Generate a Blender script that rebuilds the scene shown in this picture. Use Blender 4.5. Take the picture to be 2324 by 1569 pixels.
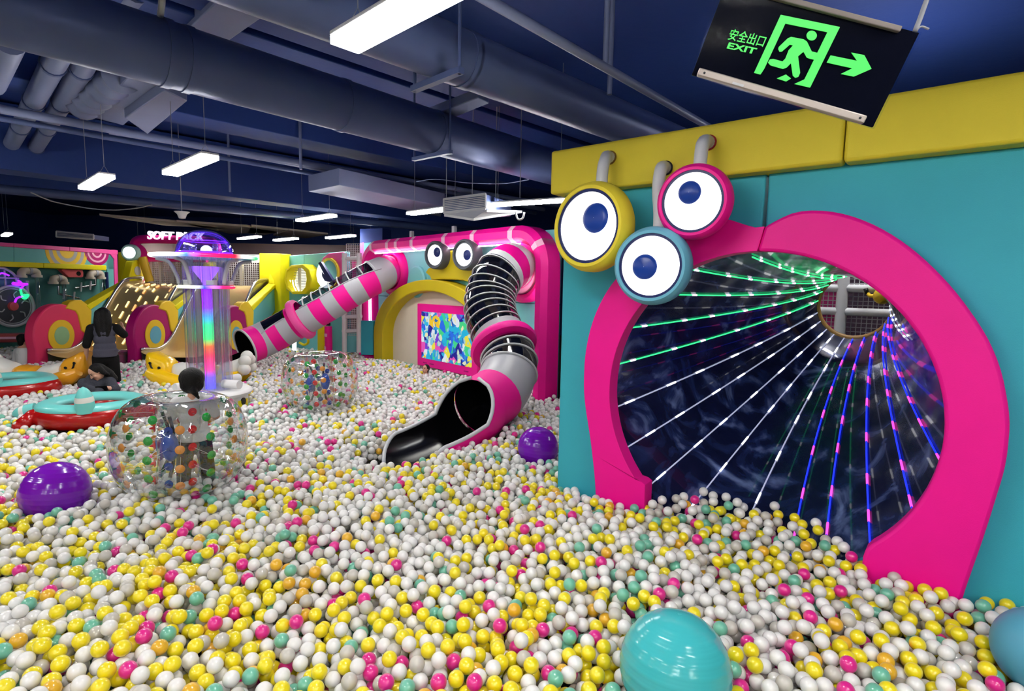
import bpy, bmesh, math, random
import numpy as np
from mathutils import Vector, Matrix
from mathutils.bvhtree import BVHTree

for _o in list(bpy.data.objects):
    bpy.data.objects.remove(_o, do_unlink=True)
scene = bpy.context.scene
COL = scene.collection
RND = random.Random(11)
NP = np.random.default_rng(5)
V3 = np.array

# ------------------------------------------------------------------ camera
FPX, CX, CY = 1250.0, 1162.0, 784.5          # focal length and centre in pixels of the 2324 x 1569 frame
CAMZ = 2.10
BALLZ = 0.45                                  # level of the top of the ball pit
PITCH = math.atan((784.5 - 650.0) / FPX)
ROLL = math.radians(1.0)
_f = V3([0, math.cos(PITCH), -math.sin(PITCH)])
_r = V3([1.0, 0, 0])
_u = np.cross(_r, _f)
CR = math.cos(ROLL) * _r + math.sin(ROLL) * _u
CU = math.cos(ROLL) * _u - math.sin(ROLL) * _r
CF = _f
CAM = V3([0, 0, CAMZ])
cd = bpy.data.cameras.new('camera')
cd.sensor_fit = 'HORIZONTAL'
cd.sensor_width = 36.0
cd.lens = 36.0 * FPX / 2324.0
cd.clip_start = 0.05
cd.clip_end = 200
camera = bpy.data.objects.new('camera', cd)
COL.objects.link(camera)
camera.matrix_world = Matrix(((CR[0], CU[0], -CF[0], 0), (CR[1], CU[1], -CF[1], 0), (CR[2], CU[2], -CF[2], CAMZ), (0, 0, 0, 1)))
scene.camera = camera

# ------------------------------------------------------------------ world, exposure
wd = bpy.data.worlds.new('world')
scene.world = wd
wd.use_nodes = True
wd.node_tree.nodes['Background'].inputs[0].default_value = (0.55, 0.65, 1.0, 1)
wd.node_tree.nodes['Background'].inputs[1].default_value = 0.03
scene.view_settings.view_transform = 'Standard'
scene.view_settings.look = 'None'
scene.view_settings.exposure = 0.55
scene.view_settings.gamma = 1.0
scene.view_settings.use_curve_mapping = False
LAMP_POWER = 46.0                             # emission of the hanging LED panels

cy = scene.cycles
cy.max_bounces = 6
cy.diffuse_bounces = 3
cy.glossy_bounces = 3
cy.transmission_bounces = 4
cy.transparent_max_bounces = 14
cy.caustics_reflective = False
cy.caustics_refractive = False
cy.sample_clamp_indirect = 6.0
cy.use_adaptive_sampling = True
cy.adaptive_threshold = 0.08
cy.adaptive_min_samples = 16
cy.use_light_tree = False
cy.use_denoising = True


def ray(px, py):
    return CR * (px - CX) / FPX - CU * (py - CY) / FPX + CF


def onz(px, py, z):
    d = ray(px, py)
    return CAM + d * ((z - CAMZ) / d[2])


def aty(px, py, y):
    d = ray(px, py)
    return CAM + d * (y / d[1])


class Plane:
    """a vertical surface: origin, direction along it (s), normal towards the room"""

    def __init__(self, a, d):
        self.a = V3([a[0], a[1], 0.0])
        d = V3([d[0], d[1], 0.0])
        self.d = d / np.linalg.norm(d)
        n = V3([self.d[1], -self.d[0], 0.0])
        if np.dot(-self.a, n) < 0:
            n = -n
        self.n = n

    def px(self, px, py, off=0.0):
        d = ray(px, py)
        p0 = self.a + self.n * off
        return CAM + d * (np.dot(p0 - CAM, self.n) / np.dot(d, self.n))

    def at(self, s, z, off=0.0):
        return self.a + self.d * s + self.n * off + V3([0, 0, z])

    def sz(self, px, py, off=0.0):
        p = self.px(px, py, off)
        return float(np.dot(p - self.a, self.d)), float(p[2])

    def off(self, p):
        return (p - self.a) @ self.n


# ------------------------------------------------------------------ mesh helpers
LOC = {}


def unit(v):
    v = V3(v, float) if not isinstance(v, np.ndarray) else v
    return v / (np.linalg.norm(v) + 1e-12)


def frame(axis, up=(0, 0, 1)):
    """two vectors across an axis"""
    a = unit(V3(axis, dtype=float))
    u = V3(up, dtype=float)
    if abs(np.dot(a, u)) > 0.98:
        u = V3([1.0, 0, 0])
    x = unit(np.cross(u, a))
    return x, np.cross(a, x), a


def spline(pts, n):
    """Catmull-Rom through the points, n samples"""
    P = V3(pts, dtype=float)
    P = np.vstack([2 * P[0] - P[1], P, 2 * P[-1] - P[-2]])
    m = len(P) - 3
    out = []
    for i in range(n):
        t = i / (n - 1) * m
        k = min(int(t), m - 1)
        t -= k
        a, b, c, d = P[k], P[k + 1], P[k + 2], P[k + 3]
        out.append(0.5 * ((2 * b) + (c - a) * t + (2 * a - 5 * b + 4 * c - d) * t * t + (3 * b - a - 3 * c + d) * t ** 3))
    return V3(out)


class MB:
    def __init__(self):
        self.v = []
        self.f = []

    def add(self, vs, fs):
        o = len(self.v)
        self.v.extend([tuple(map(float, p)) for p in vs])
        self.f.extend([tuple(i + o for i in q) for q in fs])
        return self

    def box(self, c, s, ax=None):
        c = V3(c, dtype=float)
        X, Y, Z = (V3([1., 0, 0]), V3([0, 1., 0]), V3([0, 0, 1.])) if ax is None else ax
        vs = [c + X * (i * s[0] / 2) + Y * (j * s[1] / 2) + Z * (k * s[2] / 2) for k in (-1, 1) for j in (-1, 1) for i in (-1, 1)]
        return self.add(vs, [(0, 2, 3, 1), (4, 5, 7, 6), (0, 1, 5, 4), (2, 6, 7, 3), (0, 4, 6, 2), (1, 3, 7, 5)])

    def prism(self, poly, vec):
        n = len(poly)
        vec = V3(vec, dtype=float)
        a = [V3(p, dtype=float) for p in poly]
        b = [p - vec for p in a]
        return self.add(a + b, [tuple(range(n)), tuple(range(2 * n - 1, n - 1, -1))] + [(i, i + n, (i + 1) % n + n, (i + 1) % n) for i in range(n)])

    def rings(self, rs, cu=True, cv=False, cap=False):
        m, n = len(rs), len(rs[0])
        vs = [p for r in rs for p in r]
        fs = []
        for i in range(m if cv else m - 1):
            for j in range(n if cu else n - 1):
                a, b = i * n + j, i * n + (j + 1) % n
                c, d = ((i + 1) % m) * n + (j + 1) % n, ((i + 1) % m) * n + j
                fs.append((a, b, c, d))
        if cap:
            fs.append(tuple(range(n - 1, -1, -1)))
            fs.append(tuple((m - 1) * n + j for j in range(n)))
        return self.add(vs, fs)

    def tube(self, path, r, n=12, cap=True, closed=False):
        P = [V3(p, dtype=float) for p in path]
        m = len(P)
        R = [r] * m if np.isscalar(r) else list(r)
        rs = []
        x = None
        for i in range(m):
            if closed:
                t = unit(P[(i + 1) % m] - P[i - 1])
            else:
                t = unit(P[min(i + 1, m - 1)] - P[max(i - 1, 0)])
            if x is None:
                x, y, _ = frame(t)
            else:
                x = unit(x - t * np.dot(x, t))
                y = np.cross(t, x)
            rs.append([P[i] + (x * math.cos(a) + y * math.sin(a)) * R[i] for a in (2 * math.pi * k / n for k in range(n))])
        return self.rings(rs, True, closed, cap and not closed)

    def lathe(self, prof, c, axis, n=32, closed=False, a0=0.0, a1=None):
        x, y, a = frame(axis)
        c = V3(c, dtype=float)
        full = a1 is None
        rs = []
        m = n if full else n + 1
        for k in range(m):
            t = a0 + (2 * math.pi if full else (a1 - a0)) * k / n
            e = x * math.cos(t) + y * math.sin(t)
            rs.append([c + e * r + a * h for r, h in prof])
        return self.rings(rs, closed, full)

    def torus(self, c, axis, R, r, n=32, m=10):
        prof = [(R + r * math.cos(2 * math.pi * k / m), r * math.sin(2 * math.pi * k / m)) for k in range(m)]
        return self.lathe(prof, c, axis, n, True)

    def ell(self, c, rx, ry=None, rz=None, ax=None, n=16, m=10):
        ry = rx if ry is None else ry
        rz = rx if rz is None else rz
        X, Y, Z = (V3([1., 0, 0]), V3([0, 1., 0]), V3([0, 0, 1.])) if ax is None else ax
        c = V3(c, dtype=float)
        rs = []
        for i in range(1, m):
            t = math.pi * i / m
            rs.append([c + X * (rx * math.sin(t) * math.cos(a)) + Y * (ry * math.sin(t) * math.sin(a)) + Z * (rz * math.cos(t)) for a in (2 * math.pi * k / n for k in range(n))])
        o = len(self.v)
        self.rings(rs)
        top, bot = len(self.v), len(self.v) + 1
        self.v.extend([tuple(c + Z * rz), tuple(c - Z * rz)])
        for j in range(n):
            self.f.append((top, o + (j + 1) % n, o + j))
            self.f.append((bot, o + (m - 2) * n + j, o + (m - 2) * n + (j + 1) % n))
        return self

    def cap(self, p0, p1, r0, r1=None, n=14):
        """capsule that tapers"""
        r1 = r0 if r1 is None else r1
        p0, p1 = V3(p0, dtype=float), V3(p1, dtype=float)
        self.ell(p0, r0, n=n)
        self.ell(p1, r1, n=n)
        return self.tube([p0, p1], [r0 * .99, r1 * .99], n)

    def limb(self, pts, rs):
        for i in range(len(pts) - 1):
            self.cap(pts[i], pts[i + 1], rs[i], rs[i + 1])
        return self

    def build(self, name, mat, parent=None, smooth=0, bevel=0.0, label=None, cat=None, group=None, kind=None, recalc=True, seg=2):
        me = bpy.data.meshes.new(name)
        off = LOC.get(parent.name, V3([0., 0, 0])) if parent else V3([0., 0, 0])
        if parent is None and self.v:
            A = V3(self.v)
            off = V3([(A[:, 0].min() + A[:, 0].max()) / 2, (A[:, 1].min() + A[:, 1].max()) / 2, A[:, 2].min()])
        me.from_pydata([tuple(V3(p) - off) for p in self.v], [], self.f)
        if recalc:
            b = bmesh.new()
            b.from_mesh(me)
            bmesh.ops.recalc_face_normals(b, faces=b.faces)
            b.to_mesh(me)
            b.free()
        if smooth:
            me.polygons.foreach_set('use_smooth', [True] * len(me.polygons))
            if smooth < 180:
                me.set_sharp_from_angle(angle=math.radians(smooth))
        me.materials.append(mat)
        o = bpy.data.objects.new(name, me)
        COL.objects.link(o)
        if parent:
            o.parent = parent
        else:
            o.location = off
        LOC[o.name] = off
        if bevel:
            m = o.modifiers.new('bevel', 'BEVEL')
            m.width = bevel
            m.segments = seg
            m.limit_method = 'ANGLE'
            m.angle_limit = math.radians(40)
            if not smooth:
                me.polygons.foreach_set('use_smooth', [True] * len(me.polygons))
                me.set_sharp_from_angle(angle=math.radians(35))
        return tag(o, label, cat, group, kind)

    def fused(self, name, mat, parent=None, voxel=0.02, it=4, **kw):
        """the pieces melted into one continuous surface"""
        o = self.build(name, mat, parent, smooth=180, recalc=False, **kw)
        m = o.modifiers.new('remesh', 'REMESH')
        m.mode = 'VOXEL'
        m.voxel_size = voxel
        m.use_smooth_shade = True
        s = o.modifiers.new('smooth', 'SMOOTH')
        s.factor = 0.5
        s.iterations = it
        return o


def tag(o, label=None, cat=None, group=None, kind=None):
    if label:
        o['label'] = label
    if cat:
        o['category'] = cat
    if group:
        o['group'] = group
    if kind:
        o['kind'] = kind
    return o


def thing(name, loc, label, cat, group=None, kind=None):
    o = bpy.data.objects.new(name, None)
    o.empty_display_size = 0.1
    COL.objects.link(o)
    loc = V3(loc, dtype=float)
    o.location = loc
    LOC[o.name] = loc
    return tag(o, label, cat, group, kind)


def copy_tree(o, delta, parent=None):
    c = o.copy()
    COL.objects.link(c)
    c.parent = parent
    if parent is None:
        c.location = V3(o.location) + V3(delta, dtype=float)
        LOC[c.name] = V3(c.location)
    for ch in list(o.children):
        copy_tree(ch, delta, c)
    return c


# ------------------------------------------------------------------ materials
def lin(c):
    return tuple(((x / 255) / 12.92 if x / 255 <= 0.04045 else ((x / 255 + 0.055) / 1.055) ** 2.4) for x in c)


def _new(name):
    m = bpy.data.materials.new(name)
    m.use_nodes = True
    nt = m.node_tree
    return m, nt, nt.nodes, nt.links, nt.nodes['Principled BSDF']


def mat(name, rgb, rough=0.5, metal=0.0, var=0.06, vs=4.0, bump=0.0, bs=120.0, coat=0.0, emit=None, es=0.0, spec=0.3):
    m, nt, N, L, b = _new(name)
    c = lin(rgb)
    tc = N.new('ShaderNodeTexCoord')
    nz = N.new('ShaderNodeTexNoise')
    nz.inputs['Scale'].default_value = vs
    nz.inputs['Detail'].default_value = 4
    L.new(tc.outputs['Object'], nz.inputs['Vector'])
    mx = N.new('ShaderNodeMix')
    mx.data_type = 'RGBA'
    mx.inputs[6].default_value = (*[max(0, x * (1 - var)) for x in c], 1)
    mx.inputs[7].default_value = (*[min(1, x * (1 + var)) for x in c], 1)
    L.new(nz.outputs['Fac'], mx.inputs[0])
    L.new(mx.outputs[2], b.inputs['Base Color'])
    b.inputs['Roughness'].default_value = rough
    b.inputs['Metallic'].default_value = metal
    b.inputs['Specular IOR Level'].default_value = spec
    b.inputs['Coat Weight'].default_value = coat
    b.inputs['Coat Roughness'].default_value = 0.12
    if bump:
        n2 = N.new('ShaderNodeTexNoise')
        n2.inputs['Scale'].default_value = bs
        n2.inputs['Detail'].default_value = 3
        L.new(tc.outputs['Object'], n2.inputs['Vector'])
        bp = N.new('ShaderNodeBump')
        bp.inputs['Strength'].default_value = bump
        bp.inputs['Distance'].default_value = 0.02
        L.new(n2.outputs['Fac'], bp.inputs['Height'])
        L.new(bp.outputs['Normal'], b.inputs['Normal'])
    if emit:
        b.inputs['Emission Color'].default_value = (*lin(emit), 1)
        b.inputs['Emission Strength'].default_value = es
    return m


def film(name, rgb=(255, 255, 255), refl=0.9, rough=0.03, base=0.04, edge=0.55, power=2.5, bump=0.0, bs=6.0, body=None, bodyfac=0.0):
    """thin clear plastic: see-through face on, shiny towards the edges"""
    m, nt, N, L, b = _new(name)
    N.remove(b)
    out = [n for n in N if n.type == 'OUTPUT_MATERIAL'][0]
    lw = N.new('ShaderNodeLayerWeight')
    lw.inputs['Blend'].default_value = 0.5
    pw = N.new('ShaderNodeMath')
    pw.operation = 'POWER'
    pw.inputs[1].default_value = power
    L.new(lw.outputs['Facing'], pw.inputs[0])
    ml = N.new('ShaderNodeMath')
    ml.operation = 'MULTIPLY_ADD'
    ml.inputs[1].default_value = edge
    ml.inputs[2].default_value = base
    L.new(pw.outputs[0], ml.inputs[0])
    tr = N.new('ShaderNodeBsdfTransparent')
    tr.inputs[0].default_value = (*lin(rgb), 1)
    gl = N.new('ShaderNodeBsdfGlossy')
    gl.inputs['Color'].default_value = (refl, refl, refl, 1)
    gl.inputs['Roughness'].default_value = rough
    if bump:
        tc = N.new('ShaderNodeTexCoord')
        nz = N.new('ShaderNodeTexNoise')
        nz.inputs['Scale'].default_value = bs
        L.new(tc.outputs['Object'], nz.inputs['Vector'])
        bp = N.new('ShaderNodeBump')
        bp.inputs['Strength'].default_value = bump
        bp.inputs['Distance'].default_value = 0.05
        L.new(nz.outputs['Fac'], bp.inputs['Height'])
        L.new(bp.outputs['Normal'], gl.inputs['Normal'])
    mx = N.new('ShaderNodeMixShader')
    L.new(ml.outputs[0], mx.inputs[0])
    src = tr
    if body:
        df = N.new('ShaderNodeBsdfDiffuse')
        df.inputs[0].default_value = (*lin(body), 1)
        m2 = N.new('ShaderNodeMixShader')
        m2.inputs[0].default_value = bodyfac
        L.new(tr.outputs[0], m2.inputs[1])
        L.new(df.outputs[0], m2.inputs[2])
        src = m2
    L.new(src.outputs[0], mx.inputs[1])
    L.new(gl.outputs[0], mx.inputs[2])
    L.new(mx.outputs[0], out.inputs[0])
    return m


def glow(name, rgb, s):
    m, nt, N, L, b = _new(name)
    b.inputs['Base Color'].default_value = (*lin(rgb), 1)
    b.inputs['Emission Color'].default_value = (*lin(rgb), 1)
    b.inputs['Emission Strength'].default_value = s
    b.inputs['Roughness'].default_value = 0.4
    return m


TEAL = mat('teal_vinyl', (58, 172, 192), .55, bump=.15, bs=260)
TEAL2 = mat('soft_teal_vinyl', (112, 190, 194), .55, bump=.12, bs=200)
DTEAL = mat('deep_teal_vinyl', (88, 150, 146), .6)
YEL = mat('yellow_vinyl', (228, 208, 58), .55, bump=.15, bs=260)
YELB = mat('bright_yellow_vinyl', (236, 222, 16), .5)
YELO = mat('golden_yellow_vinyl', (240, 200, 52), .5)
OLIVE = mat('mustard_vinyl', (196, 176, 26), .5)
PINK = mat('hot_pink_vinyl', (244, 10, 150), .5, bump=.1, bs=260)
PINKL = mat('candy_pink_vinyl', (240, 84, 164), .45)
ROSE = mat('rose_vinyl', (232, 56, 106), .5)
MAG = mat('magenta_vinyl', (170, 10, 108), .45)
MAGL = mat('lilac_vinyl', (190, 110, 184), .5)
BLUEV = mat('sky_blue_vinyl', (104, 176, 204), .5, bump=.1, bs=260)
WHITE = mat('white_plastic', (226, 226, 228), .4)
CREAM = mat('cream_vinyl', (214, 204, 186), .55)
PALEP = mat('pale_pink_vinyl', (244, 186, 214), .5)
GREY = mat('grey_plastic', (176, 178, 186), .35)
LGREY = mat('light_grey_plastic', (202, 204, 210), .3)
DGREY = mat('dark_grey_foam', (72, 76, 84), .55)
BLACK = mat('black_rubber', (10, 11, 14), .4)
SMOKE = film('smoked_clear_plastic', (120, 124, 134), base=.12, edge=.6, power=2.0, rough=.06, body=(8, 9, 12), bodyfac=.72)
NAVY = mat('navy_trim', (20, 34, 92), .4)
STEEL = mat('brushed_steel', (196, 196, 202), .25, .9)
CLEAR = film('clear_film', (250, 252, 252), base=.09, edge=.9, power=1.8, bump=.35, bs=7, body=(240, 242, 245), bodyfac=.02)
ACRYL = film('clear_acrylic', (244, 247, 252), base=.09, edge=.8, body=(235, 238, 245), bodyfac=.03, power=2.0, rough=.05)
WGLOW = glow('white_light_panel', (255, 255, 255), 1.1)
DUCT = mat('painted_duct', (84, 98, 142), .4, .2, var=.2, vs=2.0)
DUCTL = mat('painted_pipe', (122, 132, 168), .45, .1, var=.15, vs=2)
CEIL = mat('painted_ceiling', (44, 68, 136), .6, var=.25, vs=.6, bump=.2, bs=8)
BEIGE = mat('beige_ceiling_panel', (128, 118, 112), .8)
WIRE = mat('grey_cable', (150, 152, 160), .5)
NET = mat('white_net_cord', (206, 204, 206), .7)
SKIN = mat('skin', (206, 158, 134), .5, var=.04)
HAIR = mat('black_hair', (7, 6, 7), .5, spec=.25, var=.3, vs=40, bump=.6, bs=90)
FLOORM = mat('dark_rubber_floor', (60, 56, 50), .8)
# ================================================================== SETTING
PR = Plane(onz(1265, 1075, BALLZ), (.7767, -.63))            # padded wall on the right
PF = Plane((-3.284, 12.988), (.662, -.749))                  # slide wall in the middle
PL = Plane((-12.03, 12.84), (.193, .981))                    # activity wall far left
PB = Plane((-6.095, 14.504), (2.05, -1.36))                  # teal wall behind the left tube slide
PG = Plane((-10.9, 15.0), (1.0, 0.0))                        # wall behind the golden slide


def struct(mb, name, m, **kw):
    return mb.build(name, m, kind='structure', **kw)


def slab(pl, pxs, th, off=0.0, mb=None):
    """outline given in photo pixels on a wall plane, th thick, its front at off"""
    mb = mb or MB()
    return mb.prism([pl.px(x, y, off) for x, y in pxs], pl.n * th)


def szslab(pl, pts, th, off=0.0, mb=None):
    mb = mb or MB()
    return mb.prism([pl.at(s, z, off) for s, z in pts], pl.n * th)


struct(MB().box((-2, 6, -.05), (44, 44, .1)), 'floor', FLOORM)
struct(MB().box((-2, 6, 4.85), (44, 44, .1)), 'ceiling', CEIL)
struct(MB().box((-2, -6.1, 2.4), (44, .2, 4.8)), 'wall_bounce', mat('pale_bounce', (222, 216, 206), .8))  # unseen wall, made pale and set close to bounce fill light
struct(MB().box((-2, 24, 2.4), (44, .2, 4.8)), 'wall_far', CEIL)
struct(MB().box((-20, 6, 2.4), (.2, 36, 4.8)), 'wall_left', CEIL)

# ---- right padded wall with a round opening
S0, Z0, R0 = 1.605, 1.31, 1.12                                # opening centre and radius on the wall
wr = thing('wall_right', PR.at(0, 0), 'teal padded wall with a yellow top board and round tunnel opening', None, kind='structure')
arcL = [(S0 - .02 + R0 * math.cos(a), Z0 + R0 * math.sin(a)) for a in np.linspace(math.pi / 2, 3 * math.pi / 2, 33)]
arcR = [(S0 + R0 * math.cos(a), Z0 + R0 * math.sin(a)) for a in np.linspace(-math.pi / 2, math.pi / 2, 33)]
sA = S0 - .006
szslab(PR, [(0, 0), (0, 3.0), (sA, 3.0)] + [(min(s, sA), z) for s, z in arcL] + [(sA, 0)], .14).build('panel', TEAL, wr, bevel=.012)
sB = PR.sz(1855, 440)[0]
szslab(PR, [(S0 + .006, 0)] + [(max(s, S0 + .006), z) for s, z in arcR] + [(S0 + .006, 3.0), (5.2, 3.0), (5.2, 0)], .14).build('panel', TEAL, wr, bevel=.012)
yb = PR.sz(1917, 300, .13)[0]
y0 = PR.sz(1249, 400, .13)[0]
for a, b in ((y0, yb - .004), (yb + .004, 5.2)):
    szslab(PR, [(a, 2.865), (a, 3.215), (b, 3.215), (b, 2.865)], .25, .13).build('board', YEL, wr, bevel=.02)

# ---- pink arch around the opening
o_px = [(1352, 1130), (1349, 1080), (1340, 1000), (1328, 920), (1325, 870), (1329, 800), (1345, 730), (1375, 665), (1415, 615), (1470, 575), (1540, 530),
        (1600, 505), (1645, 497), (1690, 510), (1725, 517), (1755, 503), (1795, 484), (1840, 477), (1900, 482), (1960, 500), (2020, 530), (2080, 573), (2140, 630),
        (2190, 690), (2240, 765), (2270, 835), (2285, 900), (2292, 955), (2290, 1000), (2282, 1060), (2262, 1130), (2230, 1230), (2190, 1345), (2175, 1390)]
PRO = .13
outer = [PR.sz(x, y, PRO) for x, y in o_px]
Ri = 1.045
lt = PR.sz(1464, 1096, PRO)
rt = PR.sz(1957, 1268, PRO)
aL = math.atan2(lt[1] - Z0, lt[0] - S0)
aR = math.atan2(rt[1] - Z0, rt[0] - S0)
rL, rR = math.hypot(lt[1] - Z0, lt[0] - S0), math.hypot(rt[1] - Z0, rt[0] - S0)
ang = np.linspace(aL + .06, aR - 2 * math.pi - .06 if aR > aL else aR - .06, 60)
ang = np.linspace(aL - .06 if aL < 0 else aL, aR - 2 * math.pi + .06, 60)
inner = [(lt[0], .30), (lt[0], lt[1])] + [(S0 + Ri * math.cos(a), Z0 + Ri * math.sin(a)) for a in ang] + [(rt[0], rt[1]), (rt[0], .30)]


def resample(poly, n):
    P = V3(poly, dtype=float)
    L = np.concatenate([[0], np.cumsum(np.linalg.norm(np.diff(P, axis=0), axis=1))])
    t = np.linspace(0, L[-1], n)
    return np.stack([np.interp(t, L, P[:, k]) for k in range(P.shape[1])], 1)


outer = [(outer[0][0] + .01, .30)] + outer
outer[-1] = (outer[-1][0], .30)
NA = 110
oo = resample(spline([(s, z, 0) for s, z in outer], 260)[:, :2], NA)
ii = resample(inner, NA)
arch = thing('tunnel_arch', PR.at(S0, .3, .1), 'hot pink padded arch framing the dark light tunnel', 'arch')


def arch_part(i0, i1):
    mb = MB()
    rs = []
    for k in range(i0, i1 + 1):
        rs.append([PR.at(*oo[k], PRO), PR.at(*ii[k], PRO), PR.at(*ii[k], 0.0), PR.at(*oo[k], 0.0)])
    return mb.rings(rs, True, False, True)


kt = min(range(NA), key=lambda k: abs(oo[k][0] - PR.sz(1725, 517, PRO)[0]) + (0 if oo[k][1] > 2 else 9))
arch_part(0, kt).build('arch_half', PINK, arch, bevel=.02)
arch_part(kt, NA - 1).build('arch_half', PINK, arch, bevel=.02)

# ---- dark funnel with strips of light
CO = PR.at(S0, Z0, -.02)
CH = aty(1940, 693, 5.45)
RH = .315
ax_n = -PR.n


def fun_pt(t, ph):
    r = RH + (R0 - RH) * (1 - t) ** 1.35
    c = CO + (CH - CO) * t
    return c + PR.d * (r * math.cos(ph)) + V3([0, 0, 1.0]) * (r * math.sin(ph))


fn = thing('light_tunnel', CO - V3([0, 0, R0]), 'dark mirror-film funnel tunnel lined with green, white and blue light strips', 'tunnel')
NT, NPH = 28, 72
fr_ = [[fun_pt(i / NT, 2 * math.pi * j / NPH) for j in range(NPH)] for i in range(NT + 1)]
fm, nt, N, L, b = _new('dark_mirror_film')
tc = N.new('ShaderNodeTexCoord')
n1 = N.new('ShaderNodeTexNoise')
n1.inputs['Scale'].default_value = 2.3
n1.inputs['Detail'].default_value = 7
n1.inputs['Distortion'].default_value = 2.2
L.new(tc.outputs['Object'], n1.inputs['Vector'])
cr = N.new('ShaderNodeValToRGB')  # cloudy veins of the film, plus pale wispy streaks painted in as reflections
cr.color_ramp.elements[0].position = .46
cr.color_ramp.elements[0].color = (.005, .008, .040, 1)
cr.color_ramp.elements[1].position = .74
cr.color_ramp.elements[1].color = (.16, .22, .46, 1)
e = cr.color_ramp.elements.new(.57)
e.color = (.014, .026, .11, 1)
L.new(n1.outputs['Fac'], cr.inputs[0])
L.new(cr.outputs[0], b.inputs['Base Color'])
b.inputs['Metallic'].default_value = .25
b.inputs['Roughness'].default_value = .2
b.inputs['Coat Weight'].default_value = .6
n2 = N.new('ShaderNodeTexNoise')
n2.inputs['Scale'].default_value = 3.2
n2.inputs['Detail'].default_value = 1
L.new(tc.outputs['Object'], n2.inputs['Vector'])
bp = N.new('ShaderNodeBump')
bp.inputs['Strength'].default_value = .28
bp.inputs['Distance'].default_value = .05
L.new(n2.outputs['Fac'], bp.inputs['Height'])
L.new(bp.outputs['Normal'], b.inputs['Normal'])
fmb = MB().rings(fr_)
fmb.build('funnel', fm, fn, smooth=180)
bvh = BVHTree.FromPolygons([Vector(p) for p in fmb.v], fmb.f)


def fun_hit(px, py):
    d = ray(px, py)
    h = bvh.ray_cast(Vector(CAM), Vector(unit(d)))
    p = V3(h[0]) if h[0] is not None else PR.px(px, py, -.02)
    t = float(np.clip(np.dot(p - CO, ax_n) / np.dot(CH - CO, ax_n), 0, 1))
    c = CO + (CH - CO) * t
    return t, math.atan2(p[2] - c[2], np.dot(p - c, PR.d))


MB().torus(CH, PR.n, RH + .03, .045, 40, 10).build('hole_ring', mat('gold_trim', (196, 150, 84), .4), fn, smooth=180)
LG = glow('green_led', (60, 255, 150), .8)
LW = glow('white_led_dim', (170, 175, 205), .42)
LWB = glow('white_led', (255, 255, 255), 1.8)
LB = glow('blue_led', (30, 50, 255), .9)
LP = glow('pink_led', (255, 70, 190), 1.1)
strips = [((1927, 623), (1707, 580), 'g'), ((1904, 631), (1585, 612), 'g'), ((1886, 644), (1537, 667), 'g'), ((1874, 659), (1450, 740), 'g'), ((1865, 679), (1420, 821), 'g'),
          ((1863, 705), (1414, 917), 'w'), ((1869, 724), (1438, 1006), 'w'), ((1881, 743), (1486, 1092), 'w'), ((1898, 754), (1567, 1154), 'w'), ((1920, 765), (1716, 1143), 'w'),
          ((1940, 767), (1812, 1173), 'b'), ((1965, 757), (1875, 1242), 'b'), ((1987, 743), (1976, 1214), 'b'), ((2005, 726), (2070, 1140), 'b'), ((2012, 713), (2132, 1035), 'b'), ((2016, 686), (2079, 748), 'w')]
for k, (p0, p1, c) in enumerate(strips):
    hp_ = ray(*p0)
    hp_ = CAM + hp_ * (np.dot(CH - CAM, PR.n) / np.dot(hp_, PR.n)) - CH
    f0 = math.atan2(hp_[2], np.dot(hp_, PR.d))
    t1, f1 = fun_hit(*p1)
    f1 = f0 + (f1 - f0 + math.pi) % (2 * math.pi) - math.pi
    t0 = .97
    if t1 > .25:
        t1 = t1 if k in (9,) else t1
    ff = lambda t: f0 + (f1 - f0) * (t - t0) / (t1 - t0)
    if k == 15:
        f1, t1 = f0 + .12, .4
    tend = 0.0 if k not in (0, 15) else t1
    path = []
    for t in np.linspace(t0, tend, 26):
        p = fun_pt(t, ff(t))
        c0 = CO + (CH - CO) * t
        path.append(p + unit(c0 - p) * .012)
    strip_ = MB().tube(path, .006, 6).build('light_strip', {'g': LG, 'w': LW, 'b': LB}[c], fn, smooth=180)
    ph = RND.random()
    for j in range(7):
        i0 = int((j + .3 + .4 * ph) / 7 * 25)
        if i0 < 25:
            a, b_ = path[i0], path[i0 + 1]
            MB().tube([a, a + (b_ - a) * (.9 if c != 'g' else .5)], .0078, 6).build('bright_segment', LP if c == 'b' else LWB, strip_, smooth=180)

# what shows through the hole of the tunnel
PN = Plane(CH - PR.n * 1.0, PR.d)
ng = thing('climbing_frame', CH - PR.n * 1.0 - V3([0, 0, 1.2]), 'white padded climbing frame seen through the tunnel hole', 'climbing frame')


def netgrid(pl, s0, s1, z0, z1, step, r, off=0.0, mb=None):
    mb = mb or MB()
    for s in np.arange(s0, s1 + 1e-6, step):
        mb.box(pl.at(s, (z0 + z1) / 2, off), (r, r, z1 - z0), (pl.d, pl.n, V3([0, 0, 1.])))
    for z in np.arange(z0, z1 + 1e-6, step):
        mb.box(pl.at((s0 + s1) / 2, z, off), (s1 - s0, r, r), (pl.d, pl.n, V3([0, 0, 1.])))
    return mb


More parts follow.
